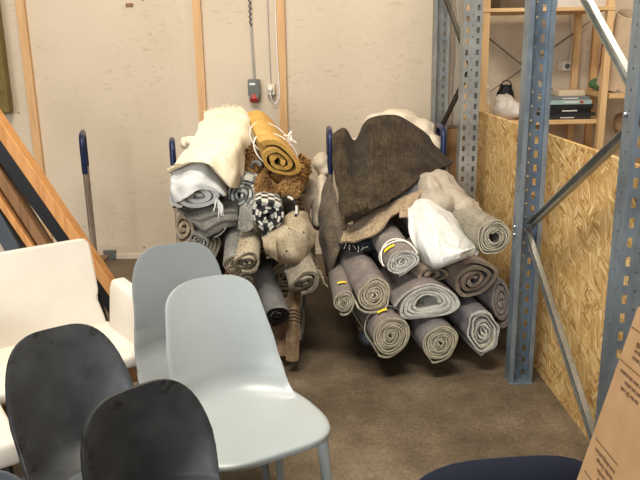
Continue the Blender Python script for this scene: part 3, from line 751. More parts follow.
# ------------------------------------------------------------ trolleys
def trolley(label, x1, x2, y1, y2, zd, posts, top, leany=0, face=0):
    g = root('platform_trolley', ((x1+x2)/2, (y1+y2)/2, 0), label, 'trolley')
    bm = new(); box(bm, (x1+.03, y1, zd-.02), (x2, y2, zd), .006); link('platform', bm, M['ply'], g, smooth=False)
    for x in (x1+.09, x2-.1):
        for y in (y1+.06, y2-.1):
            AX = Vector((math.cos(face), math.sin(face), 0)); CW = Vector((x, y, .052))
            c = link('caster', (lambda b: (lathe(b, CW-AX*.016, AX, [(0, .038), (.004, .047), (.010, .052), (.022, .052), (.028, .047), (.032, .038)], 28), b)[1])(new()), M['caster'], g)
            bm = new(); lathe(bm, CW-AX*.022, AX, [(0, .012), (.003, .014), (.004, .03), (.040, .03), (.041, .014), (.044, .012)], 20); link('hub', bm, M['casterhub'], c)
            bm = new(); mt_ = Matrix.Translation((x, y, 0)) @ Matrix.Rotation(face, 4, 'Z')
            box(bm, (-.03, -.02, .05), (-.025, .02, zd-.024), mat=mt_); box(bm, (.025, -.02, .05), (.03, .02, zd-.024), mat=mt_); box(bm, (-.03, -.03, zd-.026), (.03, .03, zd-.02), mat=mt_); link('fork', bm, M['casterhub'], c, smooth=False)
    for (pa, pb) in posts:      # U handles: two feet pa, pb
        pa, pb = Vector(pa), Vector(pb); h = Vector((0, leany, top)); r = .06; d = (pb-pa).normalized()
        ta, tb = pa+h, pb+h
        pts = [pa, pa.lerp(ta, .5), ta-h.normalized()*r] + [ta - h.normalized()*r*(1-math.sin(k*PI/10)) + d*r*(1-math.cos(k*PI/10)) for k in range(1, 6)]
        pts += [tb - d*r*(1-math.sin(k*PI/10)) - h.normalized()*r*(1-math.cos(k*PI/10)) for k in range(0, 6)] + [pb.lerp(tb, .5), pb]
        hd = link('handle_tube', (lambda b: (tube(b, pts, .014, 12), b)[1])(new()), M['tube'], g)
        bm = new(); z0 = zd+top*.72
        pp = [ta - h*.26] + pts[2:-2] + [tb - h*.26]
        tube(bm, pp, .0175, 12); link('grip_sleeve', bm, M['blue'], hd)
    return g
# right trolley
trolley('low trolley with blue-sleeved hoop handles under the grey rolled rug pile', .24, .96, 3.38, 4.55, .13, [((.178, 4.42, .12), (.172, 4.13, .12)), ((.868, 4.50, .12), (.846, 4.2, .12))], .91, face=R(80))
trolley('low trolley with blue-sleeved handle under the cream and mustard rug pile', -.80, -.02, 3.40, 4.5, .13, [((-.772, 4.34, .12), (-.735, 4.12, .12)), ], .87)
trolley('spare trolley with tall blue-topped handle by the back wall', -2.0, -1.33, 4.25, 4.75, .16, [((-1.40, 4.68, .15), (-1.318, 4.36, .15))], .86)

# ------------------------------------------------------------ right pile of rolled rugs
GP = 'rolled rugs on the right trolley'
def roll_px(x, y, Yf, apx, bpx, L, dx, dz, **k):
    p0 = P(x, y, Yf); s = (Yf*math.cos(pit)+(CAMZ-p0.z)*math.sin(pit))/F
    d = Vector((dx, 1, dz)).normalized()*L; a, b = apx*s, bpx*s
    g, X, Z, ax = spiral_roll('rolled_rug' if 'nm' not in k else k.pop('nm'), p0, p0+d, a, b, **k)
    return g, p0, ax, X, Z, a, b
mv = (M['mauve'], M['gapshade'], M['pile']); mg = (M['mauve2'], M['gapshade'], M['pile']); tp = (M['taupe'], M['gapshade'], M['taupe'])
# bottom row
r6 = roll_px(391, 336, 3.0, 20.5, 22.5, 1.1, -.17, .06, turns=7.5, mats=mv, label='mauve-grey rolled rug at the lower left of the right pile, over the wheel, yellow sticker', group=GP, seed=1, tail=.3, ang0=-2.1, wob=.035)
sticker_on(r6[0], r6[1], r6[2], r6[3], r6[4], r6[5], r6[6], .05, 1.85, .05, .018)
band_on(r6[0], r6[1], r6[2], r6[3], r6[4], r6[5], r6[6], .11, M['string'], r=.002, n=50, name='tie_band')
r7 = roll_px(440, 343, 3.0, 20, 20.5, 1.1, -.17, .06, turns=8, mats=mg, label='slate-grey rolled rug at the bottom middle of the right pile', group=GP, seed=2, ang0=-1.9, wob=.03)
r8 = roll_px(483, 332, 3.05, 18, 27, 1.1, -.2, .06, turns=5, fill=.62, mats=(M['mauve2'], M['pile'], M['pilewhite']), label='loosely rolled grey rug with scalloped cream end, bottom right beside the upright', group=GP, seed=3, wob=.05, lobes=6, tilt=.25, tail=.1, softness=.03)
r5 = roll_px(428, 305, 3.05, 34, 20, 1.1, -.12, .05, turns=4.5, fill=.8, core=.42, mats=(M['mauve'], M['pilewhite'], M['pilewhite']), label='wide flattened rolled rug with pale hollow centre in the middle of the right pile', group=GP, seed=4, bean=.55, wob=.02, tilt=.05, tail=.3, ang0=2.9, hand=-1)
r2 = roll_px(374, 295, 3.06, 19, 20, 1.1, -.12, .05, turns=6, mats=mv, label='thick mauve-grey rolled rug, second from the left of the right pile', group=GP, seed=5, tilt=-.2, wob=.05, ang0=-2.3)
r1 = roll_px(344, 302, 3.12, 12, 13, 1.0, -.02, .05, turns=5, mats=mv, label='small mauve-grey rolled rug at the far left of the right pile with yellow sticker', group=GP, seed=6, wob=.06)
sticker_on(r1[0], r1[1], r1[2], r1[3], r1[4], r1[5], r1[6], .08, 1.6, .045, .018)
r3 = roll_px(402, 262, 3.08, 18, 13.5, .95, -.12, .1, turns=5.5, mats=(M['mauve'], M['pilewhite'], M['pilewhite']), label='string-tied rolled rug with yellow sticker just left of the white folded cloth', group=GP, seed=7, tilt=.3, wob=.05)
sticker_on(r3[0], r3[1], r3[2], r3[3], r3[4], r3[5], r3[6], .05, 1.95, .055, .022, tilt=.3)
band_on(r3[0], r3[1], r3[2], r3[3], r3[4], r3[5], r3[6], .10, M['string'], tilt=.3)
band_on(r3[0], r3[1], r3[2], r3[3], r3[4], r3[5], r3[6], lambda t: .03+.10*abs(math.sin(t)), M['string'], tilt=.3)
r9 = roll_px(474, 280, 3.10, 26, 20, 1.0, -.22, .06, turns=3.2, fill=.62, core=.2, mats=tp, label='brown-grey rolled rug with loose oval folds at the right, below the small-tagged roll', group=GP, seed=8, tilt=.2, wob=.06, ang0=1.8, hand=-1, softness=.02)
r10 = roll_px(495, 237, 3.2, 19, 19.5, .9, -.24, .04, turns=6, fill=.68, core=.3, mats=(M['fringegrey'], M['gapshade'], M['pile']), label='greige rolled rug with small dark tag at the top right against the strand board', group=GP, seed=9, wob=.04, ang0=2.4, tail=.5)
bm = new(); box(bm, (-.03, -.002, 0), (.03, .0, .02)); 
q = P(478, 217, 3.42); 
for v in bm.verts: v.co = q + v.co
link('brand_tag', bm, M['brownwood'], r10[0], smooth=False)
r11 = roll_px(501, 302, 3.15, 12, 29, .8, -.2, .0, turns=3.5, fill=.75, core=.1, mats=(M['mauve'], M['taupe'], M['mauve']), label='pinkish brown rolled rug squeezed upright behind the rack post', group=GP, seed=10, wob=.05, tilt=.15)
# folded brown rug with fringe
r4 = roll_px(431, 275, 3.13, 21, 8, .8, -.3, .17, turns=2.1, fill=.55, core=.2, mats=tp, label='thin folded taupe rug with fringe squeezed between the tied roll and the white bundle', cat='rug', group=GP, seed=11, wob=.12, tilt=.1, nm='folded_rug', softness=.03)
fringe('fringe', [P(404, 282, 3.12), P(418, 284, 3.115), P(440, 283, 3.12)], .03, (0, -.2, -1), M['fringegrey'], r4[0], n=26, r=.0015)
# filling rolls behind, partly seen
for i, (x, z, rr) in enumerate(((.36, .60, .1), (.62, .62, .1), (.80, .50, .09))):
    spiral_roll('rolled_rug', (x, 3.5, z), (x, 4.45, z+.03), rr, rr, turns=4, mats=mg, label=('dark rolled rug buried inside the right pile under the knitted throw', 'dark rolled rug buried inside the right pile under the white bundle', 'dark rolled rug buried in the right pile behind the brown-grey roll')[i], group=GP, seed=30+i)

# white folded bundle
wb, _ = sheet('folded_sheet', [
 [(409, 206, 3.42), (418, 200, 3.48), (430, 199, 3.52), (443, 202, 3.55), (452, 208, 3.55)],
 [(408, 222, 3.27), (418, 217, 3.27), (433, 214, 3.3), (450, 218, 3.36), (462, 225, 3.45)],
 [(411, 238, 3.20), (421, 236, 3.15), (438, 233, 3.16), (458, 234, 3.2), (473, 240, 3.36)],
 [(417, 252, 3.17), (427, 252, 3.08), (443, 250, 3.07), (461, 247, 3.1), (479, 248, 3.26)],
 [(423, 262, 3.18), (434, 266, 3.07), (449, 262, 3.05), (463, 258, 3.08), (477, 256, 3.2)],
 [(428, 262, 3.26), (437, 267, 3.16), (450, 264, 3.13), (463, 260, 3.16), (474, 258, 3.26)]],
 M['white'], .014, 'bright white folded wool cloth on the right pile above the oval roll', 'cloth', wav=.012, wsc=9, seed=3, pleat=(.012, 3.5))
# extra folds of the bundle's lower end
_, _ = sheet('fold', [
 [(436, 222, 3.26), (444, 226, 3.24), (450, 240, 3.17)],
 [(439, 240, 3.10), (447, 244, 3.08), (459, 248, 3.07)],
 [(442, 256, 3.03), (452, 254, 3.01), (468, 250, 3.05)],
 [(446, 262, 3.02), (458, 258, 3.02), (476, 248, 3.14)]], M['white'], .01, parent=wb, wav=.006)
# quilt lobes to the right of the brown rug
def PB(x, y, Y, r, *rest): return (P(x, y, Y), r, *rest)
lump('rolled_quilt', [PB(428, 186, 3.66, (.06, .15, .07)), PB(440, 184, 3.72, (.075, .14, .075)), PB(450, 196, 3.62, (.085, .13, .07)), PB(462, 207, 3.56, (.075, .12, .065)), PB(440, 202, 3.55, (.08, .12, .06)), PB(471, 212, 3.55, (.06, .1, .055)), PB(424, 200, 3.6, (.06, .12, .05))],
     M['greyquilt'], 'puffy greige quilt rolled in lobes at the right of the dark brown rug', 'quilt', wr=.012, wscale=11)
lump('cream_quilt', [PB(396, 121, 4.34, (.13, .12, .07)), PB(378, 123, 4.38, (.1, .1, .06)), PB(418, 132, 4.34, (.11, .11, .08)), PB(430, 148, 4.3, (.08, .1, .10)), PB(405, 150, 4.35, (.2, .1, .16)), PB(370, 160, 4.35, (.2, .1, .16))],
     M['duvet'], 'cream quilt bulging behind the top of the dark brown rug', 'quilt', wr=.012, wscale=9)
lump('cream_pillow', [PB(321, 162, 4.2, (.055, .09, .055)), PB(325, 170, 4.2, (.05, .09, .06))], M['duvet'], 'cream padded end sticking out left of the dark brown rug near the blue handle', 'cushion', wr=.006)
lump('bundled_sheet', [PB(307, 186, 4.12, (.06, .1, .055)), PB(313, 196, 4.0, (.05, .1, .07)), PB(304, 204, 3.9, (.04, .08, .05))], M['greyquilt'], 'crumpled pale cloth bundle between the two piles beside the brown shaggy rug', 'cloth', wr=.012, wscale=14)
lump('bundled_sheet', [PB(322, 188, 4.0, (.035, .08, .08)), PB(319, 205, 3.9, (.035, .08, .08), .4, 'Y'), PB(318, 222, 3.85, (.03, .06, .05))], M['duvet'], 'beige cloth folds hanging just left of the dark brown rug', 'cloth', wr=.010, wscale=16)
# brown draped rug
brown, _ = sheet('brown_rug', [
 [(333, 133, 4.0), (344, 128, 4.02), (354, 139, 4.17), (369, 119, 4.15), (394, 114, 4.2), (418, 126, 4.25), (436, 144, 4.22), (453, 163, 4.18)],
 [(331, 152, 3.85), (344, 150, 3.80), (355, 155, 3.95), (372, 146, 3.85), (394, 140, 3.9), (412, 145, 3.95), (430, 155, 4.0), (448, 165, 4.05)],
 [(334, 175, 3.7), (347, 175, 3.62), (358, 178, 3.70), (375, 172, 3.63), (392, 166, 3.68), (408, 163, 3.74), (424, 163, 3.82), (440, 168, 3.92)],
 [(338, 200, 3.5), (350, 198, 3.45), (362, 198, 3.47), (376, 192, 3.47), (390, 186, 3.52), (403, 180, 3.6), (415, 175, 3.7), (430, 171, 3.82)],
 [(343, 223, 3.36), (354, 218, 3.33), (364, 212, 3.35), (377, 206, 3.37), (389, 200, 3.42), (401, 192, 3.5), (412, 184, 3.6), (424, 176, 3.72)]],
 M['brownrug'], .013, 'large dark brown flatwoven rug draped over the top of the right pile', 'rug', wav=.012, wsc=7, seed=1, sub=9, pleat=(.016, 4))
# small folded lip at its lower left corner
_, _ = sheet('folded_corner', [[(343, 214, 3.335), (354, 209, 3.31), (366, 203, 3.32)], [(344, 219, 3.32), (355, 213, 3.295), (368, 206, 3.31)], [(345, 224, 3.335), (356, 219, 3.315), (369, 211, 3.325)]], M['brownrug'], .012, parent=brown, wav=.004)
sheet('plastic_sheet', [[(1.04, 5.16, 2.3), (1.07, 5.10, 2.3), (1.10, 5.16, 2.3), (1.14, 5.12, 2.3)], [(1.035, 5.15, 1.6), (1.065, 5.09, 1.6), (1.105, 5.15, 1.6), (1.13, 5.10, 1.6)], [(1.04, 5.14, .96), (1.07, 5.08, .96), (1.10, 5.14, .96), (1.135, 5.09, .96)]],
 glass('hanging_film', (206, 196, 180), .3, .75), .002, 'milky plastic film hanging between the two far uprights', 'plastic sheet', pixel=False, wav=.01, wsc=14)
# knitted tan throw
sheet('knitted_throw', [
 [(345, 228, 3.46), (360, 220, 3.44), (375, 210, 3.46), (392, 202, 3.5), (408, 195, 3.56), (420, 192, 3.6)],
 [(343, 235, 3.40), (360, 229, 3.36), (376, 220, 3.36), (393, 210, 3.4), (408, 201, 3.46), (418, 197, 3.52)],
 [(340, 243, 3.36), (358, 239, 3.30), (376, 233, 3.29), (388, 219, 3.33), (402, 210, 3.4), (415, 203, 3.46)]],
 M['knit'], .012, 'tan chunky knitted throw lying below the dark brown rug', 'throw', wav=.008, wsc=14, seed=5, pleat=(.008, 4))
sheet('knitted_throw', [
 [(405, 197, 3.52), (414, 192, 3.54), (424, 189, 3.58)], [(400, 208, 3.42), (410, 202, 3.44), (418, 200, 3.48)],
 [(399, 218, 3.36), (408, 218, 3.34), (413, 222, 3.34)]], M['knit'], .01, 'short tan knitted flap between the tied roll and the white folded cloth', 'throw', wav=.006, seed=6)
lump('grey_cushion', [PB(398, 196, 3.66, (.12, .1, .05)), PB(412, 190, 3.7, (.08, .1, .05))], M['felt'], 'blue-grey cloth just visible under the lower edge of the brown rug', 'cloth', wr=.006)
# hanging grey-brown cloth at left of the pile
sheet('hanging_cloth', [
 [(326, 176, 3.86), (331, 184, 3.72), (336, 200, 3.56), (343, 224, 3.44)],
 [(320, 200, 3.80), (328, 206, 3.62), (337, 218, 3.50), (345, 232, 3.42)],
 [(318, 225, 3.72), (325, 228, 3.56), (333, 236, 3.47), (341, 244, 3.42)],
 [(321, 250, 3.64), (326, 254, 3.53), (331, 260, 3.46), (334, 262, 3.43)],
 [(326, 276, 3.60), (328, 277, 3.54), (330, 276, 3.5), (331, 274, 3.48)]],
 M['drapegrey'], .012, 'grey-brown cloth hanging to a point at the left side of the right pile', 'cloth', wav=.016, wsc=9, seed=8)
lump('dark_throw', [PB(352, 243, 3.44, (.07, .08, .04)), PB(366, 244, 3.42, (.05, .07, .035))], M['darknavycloth'], 'dark blue-grey fringed cloth wedged above the thick mauve roll', 'throw', wr=.008)
fringe('pale_tassels', [P(344, 243, 3.38), P(352, 246, 3.35), P(370, 247, 3.34)], .03, (0, -.3, -1), M['string'], D.objects['dark_throw'], n=6, r=.0018, spread=.9)
# brown rug bits under roll 3
sheet('taupe_rug', [
 [(398, 246, 3.36), (412, 236, 3.3), (424, 244, 3.3)], [(414, 262, 3.22), (421, 252, 3.2), (432, 262, 3.2)], [(420, 276, 3.18), (430, 268, 3.16), (446, 270, 3.16)]],
 M['taupe'], .01, 'taupe rug end showing between the tied roll and the white folded cloth', 'rug', wav=.006, seed=9)

# ------------------------------------------------------------ left pile
GL = 'rolled rugs on the left trolley'
# cream draped rug
cr, _ = sheet('cream_rug', [
 [(206, 113, 4.2), (218, 110, 4.22), (230, 108, 4.24), (242, 109, 4.24), (250, 116, 4.2)],
 [(200, 122, 4.0), (214, 118, 3.98), (230, 116, 4.0), (244, 117, 4.0), (253, 125, 3.98)],
 [(194, 135, 3.82), (210, 131, 3.78), (228, 128, 3.78), (243, 129, 3.8), (252, 137, 3.82)],
 [(184, 150, 3.62), (202, 146, 3.54), (222, 142, 3.54), (238, 143, 3.6), (248, 150, 3.70)],
 [(172, 168, 3.48), (192, 159, 3.36), (212, 156, 3.34), (232, 160, 3.42), (245, 163, 3.60)],
 [(170, 170, 3.46), (190, 161, 3.33), (212, 162, 3.30), (232, 176, 3.36), (241, 181, 3.50)],
 [(170, 170, 3.46), (190, 162, 3.325), (213, 167, 3.29), (231, 187, 3.33), (238, 189, 3.46)]],
 M['creamcloth'], .012, 'cream wool rug draped over the top of the left pile with fringed back edge', 'rug', wav=.016, wsc=8, seed=11, sub=8, pleat=(.007, 3))
fringe('fringe', [P(205, 114, 4.19), P(218, 110.5, 4.21), P(230, 108.5, 4.23), P(243, 110, 4.23)], .028, (0, .2, .9), M['creamcloth'], cr, n=44, r=.0022, spread=.7)
lump('cream_cloth_end', [PB(188, 143, 3.9, (.04, .07, .03)), PB(194, 141, 3.86, (.04, .06, .025))], M['creamcloth'], 'frilled cream cloth end poking out beside the blue handle', 'cloth', wr=.012, wscale=26, vox=.008)
# white folded rug under it
wr_ = roll_px(197, 198, 3.42, 29, 14, .75, .14, .2, turns=2.6, fill=.8, core=.25, mats=(M['white'], M['white'], M['white']), label='thick white folded rug with blue-white folds at the front of the left pile', group=GL, seed=12, wob=.07, tilt=.12, nm='white_rug', softness=.02, hand=-1, ang0=-2.5, tail=.6, bean=.3)
sheet('outer_layer', [
 [(178, 163, 3.56), (194, 158, 3.52), (212, 160, 3.5), (226, 172, 3.52)],
 [(171, 176, 3.47), (188, 168, 3.40), (208, 168, 3.38), (226, 184, 3.44)],
 [(169, 190, 3.42), (184, 184, 3.34), (206, 182, 3.33), (228, 194, 3.39)],
 [(173, 202, 3.40), (186, 198, 3.33), (204, 190, 3.325), (226, 196, 3.37)]], M['white'], .014, parent=wr_[0], wav=.014, wsc=11, seed=44, pleat=(.012, 2.6))
fringe('fringe', [P(216, 196, 3.38), P(220, 203, 3.37), P(223, 206, 3.38)], .07, (.05, -.1, -1), M['white'], wr_[0], n=16, r=.003, spread=.2)
# mustard roll
g, X, Z, ax = spiral_roll('mustard_rug', P(280, 160, 3.42), P(263, 126, 3.86), .135, .078, tilt=-.62, turns=2.6, fill=.66, core=.2, mats=(M['mustard'], M['mustardin'], M['mustard']), label='mustard yellow rug loosely rolled and tied with white string on top of the left pile', group=GL, seed=13, wob=.06, tail=.15, ang0=3.0, hand=-1, softness=.02, rear=.85, bean=-.25)
for dd, nmq in ((.10, .004), (.26, .004)):
    band_on(g, P(280, 160, 3.42), ax, X, Z, .135*(.96-dd*.3), .078*(.92-dd*.3), (lambda t, dd=dd: dd+.03*math.sin(t)), M['string'], tilt=-.62, r=nmq)
for (x, y, Y) in ((288, 135, 3.52), (292, 139, 3.50)):
    bm = new()
    for k in range(7):
        q = P(x, y, Y); tube(bm, [q-Vector((0, 0, .003)), q+Vector([random.uniform(-.022, .022) for _ in range(3)])], .0028, 5)
    link('string_knot', bm, M['string'], g)
# shaggy rug
sh = root('shaggy_rug', P(278, 205, 3.6), 'golden brown long-pile shaggy rug rolled under the mustard rug', 'rug', GL)
c0, c1 = P(272, 190, 3.44), P(296, 181, 3.62)
def shaggy(c0, c1, a, b, L, parent, nt=1300, endc=True):
    bm = new(); bt = new(); c0, c1 = Vector(c0), Vector(c1)
    ax = (Vector((.12, 1, .03))).normalized(); X = Vector((1, -.12, 0)).normalized(); Z = ax.cross(X)*-1
    sp = c1-c0
    m = Matrix.Translation((c0+c1)/2+ax*L*.5)
    ptsn = []
    # stadium section swept along ax
    n = 26; rings = []
    def secp(t): 
        base = c0 if math.cos(t) < 0 else c1
        return base + X*math.cos(t)*a*.8 + Z*math.sin(t)*b*.8
    for s in range(6):
        rings.append([bm.verts.new(secp(2*PI*k/n)+ax*(L*s/5+.01)) for k in range(n)])
    for r1_, r2_ in zip(rings, rings[1:]):
        for k in range(n): bm.faces.new((r1_[k], r1_[(k+1) % n], r2_[(k+1) % n], r2_[k]))
    bm.faces.new(rings[0][::-1]); bm.faces.new(rings[-1])
    link('rolled_base', bm, M['shag'], parent)
    for k in range(nt):
        if random.random() < .45:   # end face
            t = random.uniform(0, 2*PI); q = math.sqrt(random.random()); cm = c0.lerp(c1, .5)
            p = cm + (secp(t)-cm)*q; d = (-ax + (secp(t)-cm).normalized()*.9*q + Vector((0, 0, -.25))).normalized()
        else:
            t = random.uniform(0, 2*PI); s = random.uniform(0, 1)**1.4; p = secp(t) + ax*L*s
            d = (X*math.cos(t)+Z*math.sin(t)+Vector((0, -.3, -.55))).normalized()
        l = random.uniform(.018, .036); j = Vector([random.uniform(-.45, .45) for _ in range(3)]); d = (d+j).normalized()
        tube(bt, [p, p+d*l*.55, p+d*l+Vector((0, 0, -.008))], [.0048, .0042, .0014], 4, cap=False)
    o = link('long_pile', bt, M['shagtuft'], parent); o['kind'] = 'stuff'
shaggy(P(268, 187, 3.46), P(288, 184, 3.5), .060, .070, .5, sh, 2600)
sh2 = root('shaggy_rug', P(247, 180, 3.72), 'brown shaggy rug end peeping out between the cream and mustard rugs', 'rug', GL)
shaggy(P(247, 164, 3.66), P(250, 160, 3.68), .045, .08, .3, sh2, 900)
# grey bracket-like tie next to it
bm = new(); tube(bm, smoothpath([P(252, 168, 3.5), P(253, 163, 3.47), P(258, 162, 3.45), P(261, 166, 3.44)], 6), .009, 8)
link('grey_edge_binding', bm, M['felt'], sh)
# checked rug
ck = roll_px(267, 216, 3.27, 18, 18, .8, -.05, .03, turns=4, fill=.74, core=.25, mats=(M['check'],)*3, label='black and white checked rolled rug in the middle of the left pile', group=GL, seed=14, wob=.08, softness=.03, nm='checked_rug')
_, _ = sheet('loose_flap', [
 [(283, 199, 3.44), (290, 199, 3.42), (295, 205, 3.4), (295, 215, 3.38), (289, 225, 3.36), (284, 228, 3.35)],
 [(283, 199, 3.56), (290, 199, 3.54), (295, 205, 3.52), (295, 215, 3.5), (289, 225, 3.48), (284, 228, 3.47)]], M['check'], .012, parent=ck[0], wav=.006)
# grey and white block rug behind
bg = roll_px(240, 196, 3.50, 19, 24, .8, .0, .03, turns=4.5, fill=.7, core=.15, mats=(M['checkgrey'],)*3, label='dark grey and white patterned rolled rug behind the white fringe', group=GL, seed=15, wob=.09, tilt=-.3, nm='patterned_rug', softness=.03)
# patterned flap folding down from it
sheet('patterned_flap', [
 [(240, 206, 3.40), (250, 204, 3.38), (258, 208, 3.36)], [(238, 218, 3.36), (248, 217, 3.34), (254, 220, 3.33)], [(238, 230, 3.33), (246, 232, 3.31), (253, 228, 3.31)]],
 M['greycloth'], .012, 'grey rug corner folded down left of the checked roll', 'rug', wav=.006, seed=17)
# lower left folded rugs seen at their edges
lc = roll_px(183, 228, 3.44, 14, 18, .8, .35, .06, turns=2.2, fill=.62, core=.2, mats=(M['beige'], M['beige'], M['beige']), label='small cream folded rug at the left edge of the left pile above the chair back', group=GL, seed=18, wob=.06, tilt=-.3, nm='folded_rug', softness=.02)
sheet('banded_rug', [
 [(178, 207, 3.52), (190, 210, 3.5), (205, 206, 3.5), (222, 200, 3.5), (236, 200, 3.52)],
 [(184, 214, 3.44), (196, 219, 3.4), (210, 215, 3.4), (224, 212, 3.4), (238, 212, 3.42)],
 [(194, 226, 3.38), (203, 230, 3.35), (214, 225, 3.35), (226, 220, 3.36), (238, 220, 3.38)],
 [(200, 238, 3.38), (206, 238, 3.36), (216, 233, 3.36), (226, 228, 3.37), (236, 226, 3.4)]],
 M['band'], .014, 'grey rug with dark bands folded under the white rug', 'rug', wav=.012, wsc=12, seed=19)
d2 = roll_px(214, 228, 3.36, 15, 8, .7, .1, .05, turns=3.5, fill=.5, core=.1, mats=(M['greycloth'], M['darknavycloth'], M['greycloth']), label='flat charcoal-lined rolled rug with dark spiral beneath the banded rug', group=GL, seed=20, tilt=.45, wob=.08, nm='folded_rug')
d3 = roll_px(198, 241, 3.36, 12, 8, .7, .1, .05, turns=3, fill=.6, core=.1, mats=(M['greycloth'],)*3, label='small grey rolled rug directly above the darker grey chair back', group=GL, seed=21, tilt=-.3, wob=.08, nm='folded_rug')
# brown-red roll end at the far left
roll_px(174, 201, 3.6, 6, 7, .5, .3, .0, turns=2, fill=.6, mats=(M['brownwood'], M['darknavycloth'], M['brownrug']), label='tiny reddish brown roll end at the far left of the left pile', group=GL, seed=22, nm='small_roll')
# middle rolls, pointing down towards the viewer
e1 = roll_px(232, 265, 3.22, 11, 13, .85, -.03, .28, turns=3.5, fill=.7, mats=(M['greycloth'], M['beige'], M['beige']), label='slim pale grey rolled rug left of the ragged beige roll in the left pile', group=GL, seed=23, wob=.06)
e2 = roll_px(246, 262, 3.20, 16, 11, .8, -.0, .26, turns=3, fill=.65, core=.15, mats=(M['beigedots'], M['beige'], M['fringegrey']), label='beige rolled rug with ragged end under the checked roll', group=GL, seed=24, wob=.08, softness=.04)
e3 = roll_px(271, 247, 3.24, 10, 13, .34, .35, .05, turns=2.2, fill=.6, mats=(M['beigedots'], M['gapshade'], M['beige']), label='wide beige rolled rug with small dark dots right of the checked roll', group=GL, seed=25, wob=.06, tilt=-.2, softness=.03, nm='dotted_rug')
sheet('outer_wrap', [
 [(262, 232, 3.38), (276, 224, 3.38), (294, 212, 3.42), (306, 214, 3.50)],
 [(262, 239, 3.28), (278, 233, 3.24), (298, 226, 3.30), (313, 229, 3.42)],
 [(266, 247, 3.22), (281, 246, 3.20), (299, 242, 3.25), (314, 243, 3.36)],
 [(274, 256, 3.22), (286, 258, 3.20), (300, 256, 3.23), (311, 254, 3.34)],
 [(280, 261, 3.28), (290, 263, 3.26), (300, 262, 3.27), (308, 259, 3.36)]], M['beigedots'], .014, parent=e3[0], wav=.016, wsc=12, seed=51, pleat=(.008, 2.3))
sheet('loose_corner', [
 [(262, 240, 3.22), (270, 238, 3.2), (276, 236, 3.2)], [(264, 248, 3.18), (270, 248, 3.15), (277, 250, 3.15)], [(267, 254, 3.18), (271, 257, 3.16), (277, 262, 3.16)]],
 M['beige'], .012, parent=e3[0], wav=.006)
e4 = roll_px(303, 283, 3.16, 19, 13, .5, -.18, .3, turns=2.6, fill=.7, core=.12, mats=(M['fringegrey'],)*3, label='greige folded cloth with knotted tassels at the right foot of the left pile', group=GL, seed=26, wob=.07, tilt=.35, nm='tasselled_cloth', softness=.03)
fringe('tassels', [P(284, 263, 3.3), P(292, 262, 3.26), P(304, 258, 3.28)], .06, (-.1, -.7, -.8), M['pile'], e4[0], n=9, r=.0045, spread=.25)
fringe('tassels', [P(308, 260, 3.28), P(318, 270, 3.2), P(325, 284, 3.14)], .016, (.8, -.2, -.6), M['fringegrey'], e4[0], n=16, r=.003, spread=.6)
# striped trim cloth falling at right side
sheet('trimmed_blanket', [
 [(293, 196, 3.62), (300, 196, 3.66), (306, 200, 3.72)], [(296, 216, 3.54), (303, 216, 3.58), (311, 220, 3.66)],
 [(300, 236, 3.46), (307, 238, 3.5), (315, 242, 3.6)], [(303, 256, 3.4), (310, 260, 3.44), (318, 262, 3.55)]],
 M['brownbeige'], .01, 'brown-beige blanket with dark stitched edge hanging at the right side of the left pile', 'blanket', wav=.012, wsc=12, seed=27)
bm = new()
tr = smoothpath([P(298, 196, 3.60), P(303, 212, 3.53), P(307, 228, 3.47), (P(310, 246, 3.41))], 8)
for k, p in enumerate(tr):
    if k % 2 == 0: tube(bm, [p+Vector((-.010, -.006, 0)), p+Vector((.012, -.006, -.006))], .004, 6)
link('dark_stitching', bm, M['darknavycloth'], D.objects['trimmed_blanket'])
fringe('fringe', [P(300, 236, 3.44), P(309, 250, 3.40), P(318, 262, 3.5)], .05, (.2, -.2, -1), M['pile'], D.objects['trimmed_blanket'], n=14, r=.0025)
# lower: grey roll with black end, hanging brown cloths
spiral_roll('grey_roll', P(277, 316, 3.12), P(258, 262, 3.55), .062, .058, turns=5, fill=.9, core=.06, mats=(M['felt'], M['black'], M['black']), label='smooth grey roll with black end low in the left pile', group=GL, seed=28, wob=.03)
sheet('striped_cloth', [
 [(287, 284, 3.30), (293, 282, 3.27), (300, 286, 3.28)],
 [(287, 310, 3.24), (294, 308, 3.2), (301, 311, 3.22)],
 [(286, 336, 3.18), (293, 335, 3.15), (300, 336, 3.17)],
 [(285, 360, 3.14), (291, 362, 3.12), (298, 361, 3.14)]],
 M['bandbeige'], .02, 'brown-beige cloth with dark stripes hanging almost to the floor from the left pile', 'cloth', wav=.006, seed=29)
sheet('brown_cloth', [
 [(266, 300, 3.34), (276, 302, 3.3), (288, 296, 3.3)], [(268, 330, 3.26), (278, 332, 3.22), (288, 330, 3.24)], [(272, 352, 3.20), (280, 356, 3.18), (288, 356, 3.2)]],
 M['brownbeige'], .016, 'plain brown cloth hanging behind the light grey chair back', 'cloth', wav=.006, seed=31)
sheet('speckled_cloth', [
 [(298, 290, 3.40), (303, 288, 3.42), (306, 292, 3.48)], [(299, 312, 3.34), (303, 312, 3.36), (306, 314, 3.42)], [(299, 338, 3.28), (302, 340, 3.3), (304, 338, 3.36)]],
 M['checkgrey'], .012, 'narrow grey speckled cloth edge behind the striped hanging cloth', 'cloth', wav=.006, seed=32)
